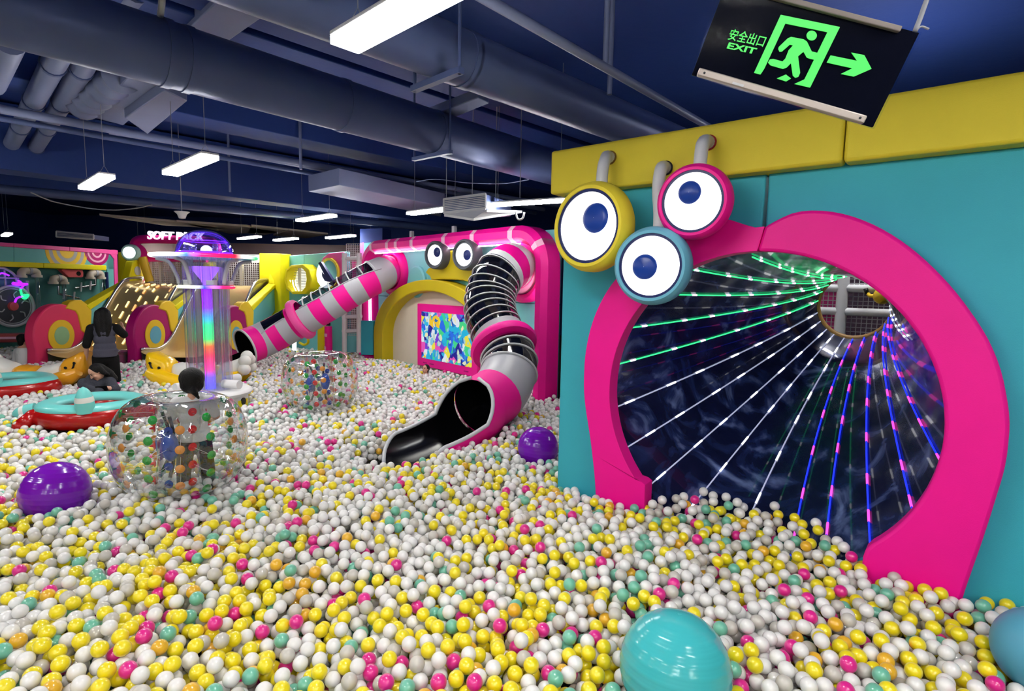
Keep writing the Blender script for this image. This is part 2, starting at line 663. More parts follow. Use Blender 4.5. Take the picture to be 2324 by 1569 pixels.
netgrid(PN, -1.2, 1.2, 1.0, 3.0, .05, .008).build('net', NET, ng, kind='stuff')
ptp = PN.sz(1912, 690)
for s in (ptp[0], ptp[0] + .62):
    MB().tube([PN.at(s, .6, .05), PN.at(s, 3.2, .05)], .06, 12).build('post', WHITE, ng, smooth=60)
for z in (PN.sz(1940, 655)[1], PN.sz(1940, 708)[1]):
    MB().tube([PN.at(-1.2, z, .05), PN.at(1.2, z, .05)], .045, 12).build('rail', WHITE, ng, smooth=60)
szslab(PN, [(-1.4, .6), (-1.4, 3.2), (ptp[0] - .05, 3.2), (ptp[0] - .05, .6)], .05, -.06).build('pink_panel', PINKL, ng)
yk = PN.px(2003, 672, .25)
kb = thing('yellow_toy', yk, 'round yellow toy on a stalk in front of the white climbing frame', 'toy')
MB().ell(yk, .09, .09, .09).build('head', YELO, kb, smooth=180)
MB().tube([PN.px(1965, 662, .1), PN.px(1975, 672, .2), yk], .02, 8).build('stalk', YELO, kb, smooth=180)
MB().tube([PN.px(1964, 655, .15), PN.px(1969, 668, .15)], .022, 8).build('dark_tip', BLACK, kb, smooth=180)
struct(MB().box(PN.at(0, 1.6, -1.5), (5, .1, 3.2), (PN.d, PN.n, V3([0, 0, 1.]))), 'wall_beyond_tunnel', mat('plum_wall', (96, 74, 92), .7))
tl = thing('ceiling_light', PN.at(0, 3.4, .4), 'lamp over the climbing frame beyond the tunnel hole', 'light')
MB().box(PN.at(0, 3.45, .4), (1.2, .16, .04), (PN.d, PN.n, V3([0, 0, 1.]))).build('diffuser', glow('lamp_white', (255, 255, 255), LAMP_POWER * .5), tl)

# ---- the three big eyes over the arch
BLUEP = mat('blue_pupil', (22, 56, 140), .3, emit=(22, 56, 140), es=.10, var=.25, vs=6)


def big_eye(name, px, off, R, yaw, rim, pup, pr, hole_px, hole_m, label, kinks):
    c = PR.px(*px, off)
    t = -ray(*px)
    n = unit(unit(PR.n) * (1 - yaw) + unit(t) * yaw)
    e = thing(name, c, label, 'eye')
    h = .085 * R / .3
    rim_ = MB().lathe([(0.001, -1.1 * h), (R * .80, -1.1 * h), (R * .93, -.85 * h), (R, -.35 * h), (R, .2 * h), (R * .96, .65 * h), (R * .89, .95 * h), (R * .82, .95 * h), (R * .80, .6 * h), (0.001, .6 * h)], c, n, 56).build('rim', rim, e, smooth=50)
    MB().lathe([(R * .815, .6 * h), (R * .815, .82 * h), (R * .75, .82 * h), (R * .75, .6 * h)], c, n, 56, True).build('dark_ring', NAVY, rim_, smooth=50)
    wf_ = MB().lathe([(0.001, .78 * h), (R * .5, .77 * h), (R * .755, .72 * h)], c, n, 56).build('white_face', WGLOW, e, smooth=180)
    d = ray(*pup)
    p0 = c + n * (.79 * h)
    pp = CAM + d * (np.dot(p0 - CAM, n) / np.dot(d, n))
    MB().lathe([(0.001, .022), (pr * .7, .018), (pr * .95, .008), (pr, -.01)], pp, n, 36).build('pupil', BLUEP, wf_, smooth=180)
    hp = PR.px(*hole_px, .132)
    MB().lathe([(0.001, .004), (.052, .004), (.052, -.02)], hp, PR.n, 28).build('socket', hole_m, e, smooth=40)
    pth = [hp - PR.n * .02, hp + PR.n * .05] + [PR.px(x, y, o) for x, y, o in kinks] + [c - n * (.9 * h)]
    MB().tube(spline(pth, 22), .043, 14).build('stalk', LGREY, e, smooth=60)
    return e


big_eye('monster_eye', (1346, 516), .42, .325, -.12, YEL, (1351, 495), .108, (1385, 358), mat('brown_socket', (120, 90, 30), .6), 'largest big eye, with a yellow padded rim', [(1374, 362, .3), (1367, 395, .36)])
big_eye('monster_eye', (1481, 604), .46, .262, .30, BLUEV, (1463, 606), .086, (1511, 382), BLACK, 'lowest of the three big eyes, with a blue padded rim', [(1499, 388, .28), (1494, 430, .32), (1497, 500, .34)])
big_eye('monster_eye', (1576, 459), .40, .240, .30, PINK, (1565, 437), .074, (1609, 324), mat('red_socket', (150, 30, 40), .6), 'big eye with a pink padded rim on top of the arch', [(1596, 325, .3), (1591, 350, .34)])

# ---- emergency exit sign hanging from the ceiling
sq = V3([[0.473, 1.573, 2.682], [0.926, 1.476, 2.522], [0.991, 1.427, 2.737], [0.538, 1.524, 2.897]])
sx, sy = unit(sq[1] - sq[0]), unit(sq[3] - sq[0])
sn = unit(np.cross(sx, sy))
if np.dot(sn, CAM - sq[0]) < 0:
    sn = -sn
WS, HS = np.linalg.norm(sq[1] - sq[0]), np.linalg.norm(sq[3] - sq[0])
SAX = (sx, sy, sn)


def spx(x, y, o=0.0):
    d = ray(x, y)
    p0 = sq[0] + sn * o
    return CAM + d * (np.dot(p0 - CAM, sn) / np.dot(d, sn))


def sat(u, v, o=0.0):
    return sq[0] + sx * u * WS + sy * v * HS + sn * o


ex = thing('exit_sign', sat(.5, 0), 'hanging tilted glass exit sign with glowing green running figure and arrow', 'sign')
dk = mat('dark_glass', (2, 4, 22), .6, spec=.04)
MB().box(sat(.5, .5, -.006), (WS * .985, HS * .985, .008), SAX).build('dark_panel', dk, ex, bevel=.001)
MB().box(sat(.5, .5, -.006), (WS, HS, .016), SAX).build('glass_cover', film('sign_glass', (245, 250, 255), base=.002, edge=.25, power=5, rough=.1), ex)
MB().box(sat(.485, .045, .004), (WS * .90, HS * .085, .024), SAX).build('bottom_rail', mat('worn_aluminium', (186, 176, 170), .45, .4), ex, bevel=.003)
MB().box(sat(.48, .965, .004), (WS * .84, HS * .055, .02), SAX).build('top_rail', mat('chalky_rail', (150, 140, 138), .7), ex, bevel=.002)
for u in (.07, .905):
    MB().lathe([(0.0005, .004), (.003, .003), (.003, 0)], sat(u, .045, .016), sn, 10).build('screw', DGREY, ex)
MB().box(sat(.26, .028, .014), (.03, .006, .006), SAX).build('clip', LGREY, ex)
GRN = glow('green_sign_light', (58, 232, 84), .42)


def spoly(pts, name):
    MB().prism([spx(x, y, .0035) for x, y in pts], sn * .002).build(name, GRN, ex)


K = 2324 / 600.0
q = lambda L_: [(1550 + x / K, y / K) for x, y in L_]
ring_o = q([(625, 640), (860, 130), (1380, 237), (1118, 770), (980, 738), (1068, 698), (1270, 282), (900, 207), (715, 605), (682, 655)])
spoly(ring_o, 'door_frame')
ell = q([(1132 + 45 * math.cos(a), 312 + 43 * math.sin(a)) for a in np.linspace(0, 2 * math.pi, 25)[:-1]])
spoly(ell, 'figure_head')
body = q([(838, 432), (843, 412), (920, 338), (950, 324), (1060, 345), (1090, 365), (1132, 452), (1195, 468), (1180, 530), (1112, 515), (1088, 505), (1060, 455), (1012, 495),
          (1030, 640), (1015, 675), (988, 684), (966, 665), (950, 555), (915, 592), (880, 606), (770, 575), (748, 550), (765, 522), (795, 518), (875, 540), (900, 515), (930, 440), (968, 398), (940, 392), (872, 452), (850, 455)])
spoly(body, 'figure_body')
spoly(q([(825, 690), (905, 655), (950, 690), (908, 716)]), 'floor_mark')
spoly(q([(1265, 550), (1298, 487), (1532, 535), (1480, 462), (1595, 485), (1658, 605), (1503, 673), (1388, 650), (1490, 600)]), 'arrow')


def text_mesh(body, size=1.0, bold=0.0, space=1.0):
    c = bpy.data.curves.new('t', 'FONT')
    c.body = body
    c.size = size
    c.offset = bold
    c.space_character = space
    c.resolution_u = 4
    o = bpy.data.objects.new('t', c)
    COL.objects.link(o)
    dg = bpy.context.evaluated_depsgraph_get()
    me = o.evaluated_get(dg).to_mesh()
    vs = V3([tuple(v.co) for v in me.vertices]) if len(me.vertices) else np.zeros((0, 3))
    fs = [tuple(p.vertices) for p in me.polygons]
    bpy.data.objects.remove(o, do_unlink=True)
    bpy.data.curves.remove(c)
    return vs, fs


def quad_text(body, c00, c10, c01, name, mat_, parent, bold=.0, off=0.0, depth=0.0, nrm=None):
    """lettering stretched over the parallelogram c00 (bottom left), c10 (bottom right), c01 (top left)"""
    vs, fs = text_mesh(body, 1.0, bold)
    if not len(vs):
        return None
    lo, hi = vs.min(0), vs.max(0)
    uv = (vs[:, :2] - lo[:2]) / np.maximum(hi[:2] - lo[:2], 1e-6)
    P = c00 + np.outer(uv[:, 0], c10 - c00) + np.outer(uv[:, 1], c01 - c00)
    mb = MB()
    mb.add(P, fs)
    if depth:
        mb.add(P - nrm * depth, [tuple(reversed(f)) for f in fs])
        n = len(P)
        from collections import Counter
        ec = Counter()
        for f in fs:
            for i in range(len(f)):
                ec[(f[i], f[(i + 1) % len(f)])] += 1
        for (a, b2) in list(ec):
            if (b2, a) not in ec:
                mb.f.append((a, b2, b2 + n, a + n))
    return mb.build(name, mat_, parent, recalc=False)


quad_text('EXIT', spx(*q([(383, 425)])[0], .004), spx(*q([(632, 478)])[0], .004), spx(*q([(405, 372)])[0], .004), 'exit_lettering', GRN, ex, bold=.03)
quad_text('安全出口', spx(*q([(390, 348)])[0], .004), spx(*q([(700, 415)])[0], .004), spx(*q([(430, 250)])[0], .004), 'chinese_lettering', GRN, ex, bold=.008)
hk = sat(.97, .99)
MB().tube(spline([hk, hk + V3([.015, 0, .05]), hk + V3([.035, .005, .13]), hk + V3([.036, .006, .3]), hk + V3([.036, .01, 1.9])], 24), .006, 8).build('hanging_cable', WIRE, ex, smooth=180)
MB().tube(spline([hk + V3([.0, 0, .0]), hk + V3([.014, 0, .012]), hk + V3([.03, -.005, .004])], 8), .0025, 6).build('wire_end', WIRE, ex, smooth=180)
hk2 = sat(.06, .99)
MB().tube([hk2, hk2 + V3([0, 0, 1.85])], .004, 6).build('hanging_cable', WIRE, ex, smooth=180)
# ================================================================== CEILING: lamps, ducts, pipes
E1 = V3([.726, -.688, 0.0])
E2 = V3([.688, .726, 0.0])
ZV = V3([0, 0, 1.0])
LAMPM = glow('lamp_white', (255, 252, 246), LAMP_POWER)


def hanging_lamp(c, label, group=None, L_=1.2, W_=.15, d=E1):
    e2 = np.cross(ZV, d)
    c = V3(c, dtype=float)
    t = thing('hanging_lamp', c, label, 'light', group)
    hs_ = MB().box(c + ZV * .030, (L_, W_, .02), (d, e2, ZV)).build('housing', WHITE, t, bevel=.004)
    MB().box(c, (L_ - .006, W_ - .006, .034), (d, e2, ZV)).build('diffuser', LAMPM, hs_)
    for s in (-1, 1):
        p = c + d * (s * (L_ / 2 - .12)) + ZV * .03
        MB().tube([p + e2 * .05, p + ZV * .1, p - e2 * .05], .003, 5).build('wire_yoke', WIRE, t)
        MB().tube([p + ZV * .1, p + ZV * 1.56], .003, 5).build('suspension_wire', WIRE, t)


ZL = 3.2
for px, py, lb in [(428, 377, 'long white hanging lamp, the nearer of the two over the striped tube side'),
                   (217, 415, 'smaller-looking white hanging lamp at the left under the pipes'),
                   (962, 3, 'white hanging lamp cut off by the top edge of the picture'),
                   (15, 533, 'small bright lamp at the far left above the activity wall'),
                   (565, 540, 'far lamp just right of the glowing tower dome'),
                   (648, 544, 'far lamp between the tower and the tube slide, middle of three'),
                   (772, 538, 'far lamp nearest the striped pillar, rightmost of three'),
                   (822, 561, 'tiny lamp right beside the striped pillar top')]:
    hanging_lamp(onz(px, py, ZL), lb)
hanging_lamp(aty(1198, 461, 7.0), 'slim lamp peeking out left of the yellow board', None, 1.1, .1, unit(V3([.75, -.4, 0])))
hanging_lamp(onz(322, 549, ZL - .05), 'thin lamp beside the glowing letters of the slide sign', None, 1.0, .1)
# rows of lamps carried on past those seen, with more added as fill light
for x, y in [(-2.4, .2), (1.9, .4), (-4.9, 2.6), (.6, -.9), (2.6, -3.6), (-2.0, -3.9), (-.4, -2.2), (-3.4, -2.6), (3.0, -2.4), (-7.4, 3.4), (-8.6, 6.6), (-6.4, -.4), (-1.2, 8.4), (-3.4, 9.6)]:
    hanging_lamp((x, y, ZL), 'white hanging lamp added as fill light, carrying the rows on', 'added fill lamps')


def duct(name, p, q_, zb, r, label, m=DUCT, ext=(2.0, 6.0), bands=(), n=28):
    """round duct whose underside runs through photo points p and q at height zb"""
    a, b = onz(*p, zb), onz(*q_, zb)
    u = unit(b - a)
    a2, b2 = a - u * ext[0] + ZV * r, b + u * ext[1] + ZV * r
    t = thing(name, (a2 + b2) / 2 - ZV * r, label, 'duct' if r > .07 else 'pipe')
    MB().tube([a2, b2], r, n).build('run', m, t, smooth=60)
    for f in bands:
        c = a + (b - a) * f + ZV * r
        MB().tube([c - u * .03, c + u * .03], r * 1.035, n).build('joint_band', m, t, smooth=60)
    return t, a, b, u


D1 = duct('air_duct', (0, 100), (1250, 418), 3.55, .235, 'thick dark round air duct crossing the whole ceiling', bands=(.16, .185, .42, .62))
D2 = duct('air_duct', (600, 38), (1420, 327), 3.5, .185, 'second dark round air duct near the bright top lamp', bands=(.40, .41))
duct('ceiling_pipe', (1100, 10), (1600, 291), 3.6, .03, 'thin straight pipe running to the yellow board', DUCTL, n=12)
duct('ceiling_pipe', (0, 258), (700, 384), 3.9, .05, 'pair of slim pipes under the left ceiling, upper run', DUCTL, n=12)
duct('ceiling_pipe', (0, 276), (700, 398), 3.86, .035, 'slim pipe just below the upper run at left', DUCT, n=12)
duct('ceiling_pipe', (0, 440), (700, 500), 3.7, .09, 'low pipe along the far left ceiling', DUCT, n=12)
duct('ceiling_pipe', (0, 375), (640, 452), 3.9, .12, 'broad pipe across the left ceiling under the two lamps', DUCT, n=14)
duct('ceiling_pipe', (620, 366), (1010, 430), 3.9, .045, 'slim pipe ending above the air conditioner', DUCTL, n=12)


def xpipe(name, p, q_, z, r, label, m=DUCTL, bands=0, cat='pipe', ribs=0):
    a, b = onz(*p, z), onz(*q_, z)
    t = thing(name, (a + b) / 2, label, cat)
    if ribs:
        path, rr = [], []
        for i in range(ribs * 6 + 1):
            path.append(a + (b - a) * i / (ribs * 6))
            rr.append(r * (1 + .13 * math.cos(2 * math.pi * i / 6)))
        MB().tube(path, rr, 18).build('bellows', m, t, smooth=180)
    else:
        MB().tube([a, b], r, 16).build('run', m, t, smooth=60)
    for k in range(bands):
        c = a + (b - a) * (k + .5) / bands
        u = unit(b - a)
        MB().tube([c - u * .025, c + u * .025], r * 1.12, 16).build('pipe_clamp', DUCT, t, smooth=60)
    return t


xpipe('ceiling_pipe', (150, 90), (14, 350), 4.15, .10, 'grey pipe with clamps, outer one of the left pair', bands=4)
xpipe('ceiling_pipe', (215, 105), (72, 352), 4.15, .095, 'grey pipe with clamps, inner one of the left pair', bands=4)
xpipe('ceiling_pipe', (212, -30), (165, 32), 4.45, .12, 'grey pipe above the thick duct, left one', bands=1)
xpipe('ceiling_pipe', (305, -30), (235, 55), 4.45, .12, 'grey pipe above the thick duct, right one', bands=1)
xpipe('flexible_duct', (275, 172), (188, 238), 4.1, .15, 'ribbed flexible duct hanging below the thick duct', ribs=5, cat='duct')
xpipe('ceiling_pipe', (20, 90), (-20, 190), 4.1, .12, 'grey pipe at the left picture edge')


def boxduct(pts, z, h, label, m=DUCT, name='box_duct', cat='duct'):
    P = [onz(x, y, z) for x, y in pts]
    mb = MB().prism([p + ZV * h for p in P], ZV * h)
    return mb.build(name, m, None, bevel=.01, label=label, cat=cat)


boxduct([(300, 165), (410, 175), (280, 285), (205, 265)], 4.0, .35, 'flat box duct beside the ribbed duct', DUCTL)
boxduct([(375, 205), (425, 230), (335, 305), (283, 268)], 3.9, .3, 'twisted box duct above the nearest lamp', DUCTL)
boxduct([(505, -10), (610, 30), (472, 126), (390, 103)], 4.3, .3, 'light box duct behind the thick duct at top', DUCTL)
boxduct([(965, 268), (1000, 280), (1110, 235), (1085, 222)], 4.0, .1, 'short cable tray below the second duct', DUCTL, 'cable_tray', 'tray')
boxduct([(700, 435), (770, 420), (1010, 470), (1000, 492)], 3.55, .25, 'pale flat soffit left of the air conditioner', DUCTL, 'soffit', 'soffit')
for k, pts in enumerate([[(225, 490), (400, 505), (520, 520), (370, 512)], [(400, 504), (560, 515), (640, 528), (520, 531)], [(570, 514), (655, 523), (600, 534), (560, 530)], [(655, 523), (745, 533), (695, 541), (620, 535)]]):
    boxduct([(x, y) for x, y in pts], 3.62, .06, ['beige ceiling panel above the activity wall', 'beige ceiling panel behind the tower dome', 'beige ceiling panel right of the tower dome', 'beige ceiling panel over the far lamps'][k], BEIGE, 'ceiling_panel', 'panel')
# beams under the slab
for k, (px, py, zb, w, h) in enumerate([(640, 60, 4.35, .5, .45), (300, 20, 4.35, .5, .45), (700, 330, 4.2, .6, .6), (200, 455, 4.0, .5, .8), (760, 480, 3.75, .6, 1.0)]):
    c = onz(px, py, zb)
    MB().box(c + ZV * h / 2, (16, w, h), (E2, E1, ZV)).build('trim_%d' % (k + 1), CEIL, None, bevel=.01, kind='structure')
# hanger frames of the ducts
for (t, a, b, u), f, r in ((D1, .615, .235), (D2, .33, .185)):
    c = a + (b - a) * f
    w = np.cross(ZV, u)
    hg = thing('duct_hanger', c - ZV * .03, ['steel hanger frame under the thick duct', 'steel hanger frame under the second duct', 'far steel hanger frame under the thick duct'][[.615, .33, .55].index(f)], 'bracket')
    MB().box(c - ZV * .02, (.05, r * 2 + .16, .04), (u, w, ZV)).build('cross_bar', DUCT, hg)
    for s in (-1, 1):
        p = c + w * (s * (r + .06))
        MB().tube([p - ZV * .04, p + ZV * 1.3], .012, 8).build('rod', DUCT, hg)
for k, (px, y0_, y1_, z) in enumerate([(683, 280, 385, 3.9), (522, 372, 436, 3.9), (1374, 48, 145, 3.7), (1383, 100, 215, 3.75)]):
    a = onz(px, y1_, 3.75)
    MB().tube([a, a + ZV * 1.05], .022, 8).build('drop_rod', DUCTL, None, smooth=60, label=['drop rod left of the thick duct hanger', 'drop rod right of the nearest lamp', 'drop rod by the thin straight pipe', 'flat strap beside the thin straight pipe'][k], cat='rod')
# loose cables
MB().tube(spline([onz(70, 437, 3.5), onz(130, 460, 3.45), onz(230, 476, 3.4), onz(300, 474, 3.42), onz(345, 465, 3.5)], 30), .012, 6).build('loose_cable', WIRE, None, smooth=180, label='cable sagging across the dark ceiling at left', cat='cable')
MB().tube(spline([onz(368, -20, 4.0), onz(366, 20, 4.0), onz(358, 60, 4.0), onz(340, 80, 4.0)], 20), .022, 8).build('loose_cable', LGREY, None, smooth=180, label='white hose bending above the thick duct', cat='cable')
MB().tube(spline([onz(945, 412, 3.6), onz(990, 407, 3.6), onz(1060, 415, 3.6), onz(1140, 417, 3.6), onz(1200, 408, 3.6)], 26), .007, 6).build('loose_cable', DUCTL, None, smooth=180, label='thin cable drooping above the air conditioner', cat='cable')
# air conditioner
PA = Plane(aty(1055, 462, 7.2), (.9, -.42))
ac = thing('air_conditioner', PA.px(1055, 484), 'ceiling air conditioner with slatted grille left of the yellow board', 'air conditioner')
c1 = [PA.px(1008, 452), PA.px(1103, 440), PA.px(1103, 474), PA.px(1008, 484)]
MB().prism(c1, PA.n * .75).build('casing', DUCT, ac, bevel=.01)
up = unit(c1[1] - c1[0])
for k in range(4):
    MB().tube([c1[k] + PA.n * .01, c1[(k + 1) % 4] + PA.n * .01], .014, 6).build('grille_frame', LGREY, ac)
for k in range(8):
    f = (k + .7) / 8.4
    MB().tube([c1[0] + (c1[3] - c1[0]) * f + PA.n * .012, c1[1] + (c1[2] - c1[1]) * f + PA.n * .012], .007, 5).build('slat', LGREY, ac)
b0 = [PA.px(1008, 486, .02), PA.px(1105, 476, .02), PA.px(1185, 478, -.5), PA.px(1075, 496, .1)]
MB().prism([V3(p) for p in b0], ZV * .03).build('drip_tray', LGREY, ac)
for x in (1013, 1072, 1125, 1180):
    p = PA.px(x, 450, -.2)
    MB().tube([p, p + ZV * 1.4], .006, 6).build('suspension_rod', WIRE, ac)
MB().tube(spline([PA.px(1170, 480, -.1), PA.px(1175, 497, -.1), PA.px(1186, 496, -.1), PA.px(1190, 482, -.1)], 14), .012, 6).build('drain_hose', LGREY, ac, smooth=180)
PA2 = Plane(aty(170, 535, 12.3), (1, .15))
ac2 = thing('air_conditioner', PA2.px(170, 545), 'far ceiling air conditioner above the activity wall', 'air conditioner')
MB().prism([PA2.px(128, 525), PA2.px(212, 533), PA2.px(212, 543), PA2.px(128, 538)], PA2.n * .6).build('casing', DUCT, ac2)
for k in range(4):
    qd = [PA2.px(128, 525, .02), PA2.px(212, 533, .02), PA2.px(212, 543, .02), PA2.px(128, 538, .02)]
    MB().tube([qd[k], qd[(k + 1) % 4]], .018, 6).build('grille_frame', LGREY, ac2)
for k in range(3):
    f = (k + 1) / 4
    MB().tube([qd[0] + (qd[3] - qd[0]) * f, qd[1] + (qd[2] - qd[1]) * f], .008, 5).build('slat', GREY, ac2)
sp_ = aty(413, 489, 9.5)
spk = thing('ceiling_speaker', sp_, 'small white pendant loudspeaker above the slide sign', 'speaker')
MB().lathe([(.001, -.06), (.05, -.05), (.075, .02), (.12, .06), (.001, .065)], sp_, (0, 0, 1), 20).build('cone', WHITE, spk, smooth=50)
MB().tube([sp_ + ZV * .06, sp_ + ZV * 1.6], .006, 6).build('cord', WIRE, spk)
# ================================================================== SLIDE WALL IN THE MIDDLE
wb_ = thing('wall_back', PF.at(3, 0), 'teal padded wall with two tube slide openings', None, kind='structure')
zs = PF.sz(1230, 690)[1]
for a, b, z0, z1 in ((.05, 2.75, zs + .004, 2.98), (2.756, 5.95, zs + .004, 2.98), (.05, 2.75, 0, zs - .004), (2.756, 5.95, 0, zs - .004)):
    szslab(PF, [(a, z0), (a, z1), (b, z1), (b, z0)], .12).build('panel', TEAL2, wb_, bevel=.01)

# pink frame with pale bands
pf = thing('slide_wall_frame', PF.at(3, .3, .1), 'hot pink rounded frame with pale bands around the slide wall', 'frame')
ss0, ss1, zt, rc = .02, 6.02, 3.03, .62
pth = [(ss0, .25), (ss0, zt - rc)] + [(ss0 + rc - rc * math.cos(a), zt - rc + rc * math.sin(a)) for a in np.linspace(.0, math.pi / 2, 10)] + \
      [(ss1 - rc + rc * math.sin(a), zt - rc + rc * math.cos(a)) for a in np.linspace(0, math.pi / 2, 10)] + [(ss1, .25)]
pth = resample(pth, 90)


def frame_ring(k):
    s, z = pth[k]
    t = pth[min(k + 1, 89)] - pth[max(k - 1, 0)]
    t = t / np.linalg.norm(t)
    nn = V3([t[1], -t[0]])                                # inwards
    prof = [(-.02, .0), (-.02, .26), (.06, .34), (.17, .34), (.24, .24), (.24, .0)]
    return [PF.at(s + nn[0] * w, z + nn[1] * w, o) for w, o in prof]


MB().rings([frame_ring(k) for k in range(90)], True, False, True).build('padding', PINK, pf, smooth=35)
for k in (24, 30, 33, 38, 47, 54, 62, 68):
    rs = []
    for j in (k, k + .9):
        i = int(j)
        a, b = frame_ring(i), frame_ring(min(i + 1, 89))
        rs.append([a[m] + (b[m] - a[m]) * (j - i) + (PF.n * .004) for m in range(6)])
    MB().rings(rs, True, False, True).build('pale_band', PALEP, pf)
for dz in (.30, .345):
    MB().tube([PF.at(.28, .5, dz - .1), PF.at(.28, 2.3, dz - .1)], .012, 8).build('light_strip', LWB, pf)
MB().tube([PF.at(.6, 2.77, .25), PF.at(5.4, 2.77, .25)], .010, 8).build('light_strip', glow('frame_led', (255, 255, 255), 11.0), pf)
MB().tube([PF.at(5.77, .5, .2), PF.at(5.77, 2.2, .2)], .010, 8).build('light_strip', glow('frame_led2', (255, 255, 255), 12.0), pf)
for s in (1.9, 3.4):
    MB().box(PF.at(s, 3.12, .1), (.08, .06, .14), (PF.d, PF.n, ZV)).build('bracket', LGREY, pf)

# yellow arch with a white recess and the screen
sa0 = PF.sz(876, 812)[0]
sa1 = PF.sz(1000, 636)[0]
aw = sa1 - sa0 + .02
ya = thing('yellow_arch', PF.at(sa1, .3), 'mustard yellow padded arch around the screen', 'arch')
ao, ai = [], []
for a in np.linspace(0, math.pi, 40):
    ao.append((sa1 - aw * math.cos(a), .95 + (2.2 - .95) * math.sin(a)))
    ai.append((sa1 - (aw - .42) * math.cos(a), .95 + (1.98 - .95) * math.sin(a)))
ao = [(sa1 - aw, .25)] + ao + [(sa1 + aw, .25)]
ai = [(sa1 - aw + .42, .25)] + ai + [(sa1 + aw - .42, .25)]
MB().rings([[PF.at(*ao[k], .3), PF.at(*ai[k], .3), PF.at(*ai[k], 0), PF.at(*ao[k], 0)] for k in range(42)], True, False, True).build('arch_pad', OLIVE, ya, bevel=.02)
szslab(PF, [ai[0]] + ai[1:-1] + [ai[-1]], .03, .04).build('recess_panel', CREAM, ya)

sc = thing('screen', PF.at(3.1, .5, .1), 'glowing colourful screen in a hot pink frame', 'screen')
x0, z0 = PF.sz(957, 812, .12)
x1, z1 = 4.0, PF.sz(957, 707, .12)[1]
w_ = .17
szslab(PF, [(x0 - w_, z0 - w_), (x0 - w_, z1 + w_ * .9), (x1 + w_, z1 + w_ * .9), (x1 + w_, z0 - w_)], .1, .12).build('screen_frame', PINK, sc, bevel=.015)
sm, nt, N, L, b = _new('screen_picture')
tc = N.new('ShaderNodeTexCoord')
nz = N.new('ShaderNodeTexNoise')
nz.inputs['Scale'].default_value = 3.5
nz.inputs['Detail'].default_value = 2
L.new(tc.outputs['Object'], nz.inputs['Vector'])
mxv = N.new('ShaderNodeMix')
mxv.data_type = 'RGBA'
mxv.inputs[0].default_value = .16
L.new(tc.outputs['Object'], mxv.inputs[6])
L.new(nz.outputs['Color'], mxv.inputs[7])
vo = N.new('ShaderNodeTexVoronoi')
vo.inputs['Scale'].default_value = 6.5
L.new(mxv.outputs[2], vo.inputs['Vector'])
sep = N.new('ShaderNodeSeparateColor')
L.new(vo.outputs['Color'], sep.inputs[0])
rp = N.new('ShaderNodeValToRGB')
rp.color_ramp.interpolation = 'CONSTANT'
cols = [(0, (0, 10, 150)), (.16, (20, 110, 245)), (.3, (250, 235, 60)), (.44, (0, 190, 235)), (.56, (235, 245, 255)), (.66, (255, 210, 30)), (.76, (120, 60, 220)), (.84, (60, 225, 140)), (.92, (240, 80, 190))]
rp.color_ramp.elements[0].color = (*lin(cols[0][1]), 1)
rp.color_ramp.elements[1].position = cols[1][0]
rp.color_ramp.elements[1].color = (*lin(cols[1][1]), 1)
for p_, c_ in cols[2:]:
    e_ = rp.color_ramp.elements.new(p_)
    e_.color = (*lin(c_), 1)
L.new(sep.outputs[0], rp.inputs[0])
v2 = N.new('ShaderNodeTexVoronoi')
v2.inputs['Scale'].default_value = 17
L.new(mxv.outputs[2], v2.inputs['Vector'])
s2 = N.new('ShaderNodeSeparateColor')
L.new(v2.outputs['Color'], s2.inputs[0])
r2 = N.new('ShaderNodeValToRGB')
r2.color_ramp.elements[0].color = (0, .02, .5, 1)
r2.color_ramp.elements[1].color = (1, .95, .5, 1)
e_ = r2.color_ramp.elements.new(.5)
e_.color = (.02, .55, .9, 1)
L.new(s2.outputs[1], r2.inputs[0])
gt = N.new('ShaderNodeMath')
gt.operation = 'GREATER_THAN'
gt.inputs[1].default_value = .66
L.new(s2.outputs[2], gt.inputs[0])
mx = N.new('ShaderNodeMix')
mx.data_type = 'RGBA'
L.new(gt.outputs[0], mx.inputs[0])
L.new(rp.outputs[0], mx.inputs[6])
L.new(r2.outputs[0], mx.inputs[7])
L.new(mx.outputs[2], b.inputs['Emission Color'])
b.inputs['Base Color'].default_value = (.01, .01, .02, 1)
b.inputs['Emission Strength'].default_value = .55
szslab(PF, [(x0, z0), (x0, z1), (x1, z1), (x1, z0)], .01, .125).build('display', sm, sc)
for s in (x0 + .06, x0 + .3, x0 + 1.45):
    szslab(PF, [(s, z0 - .1), (s, z0 - .08), (s + .14, z0 - .08), (s + .14, z0 - .1)], .01, .125).build('slot', MAG, sc)

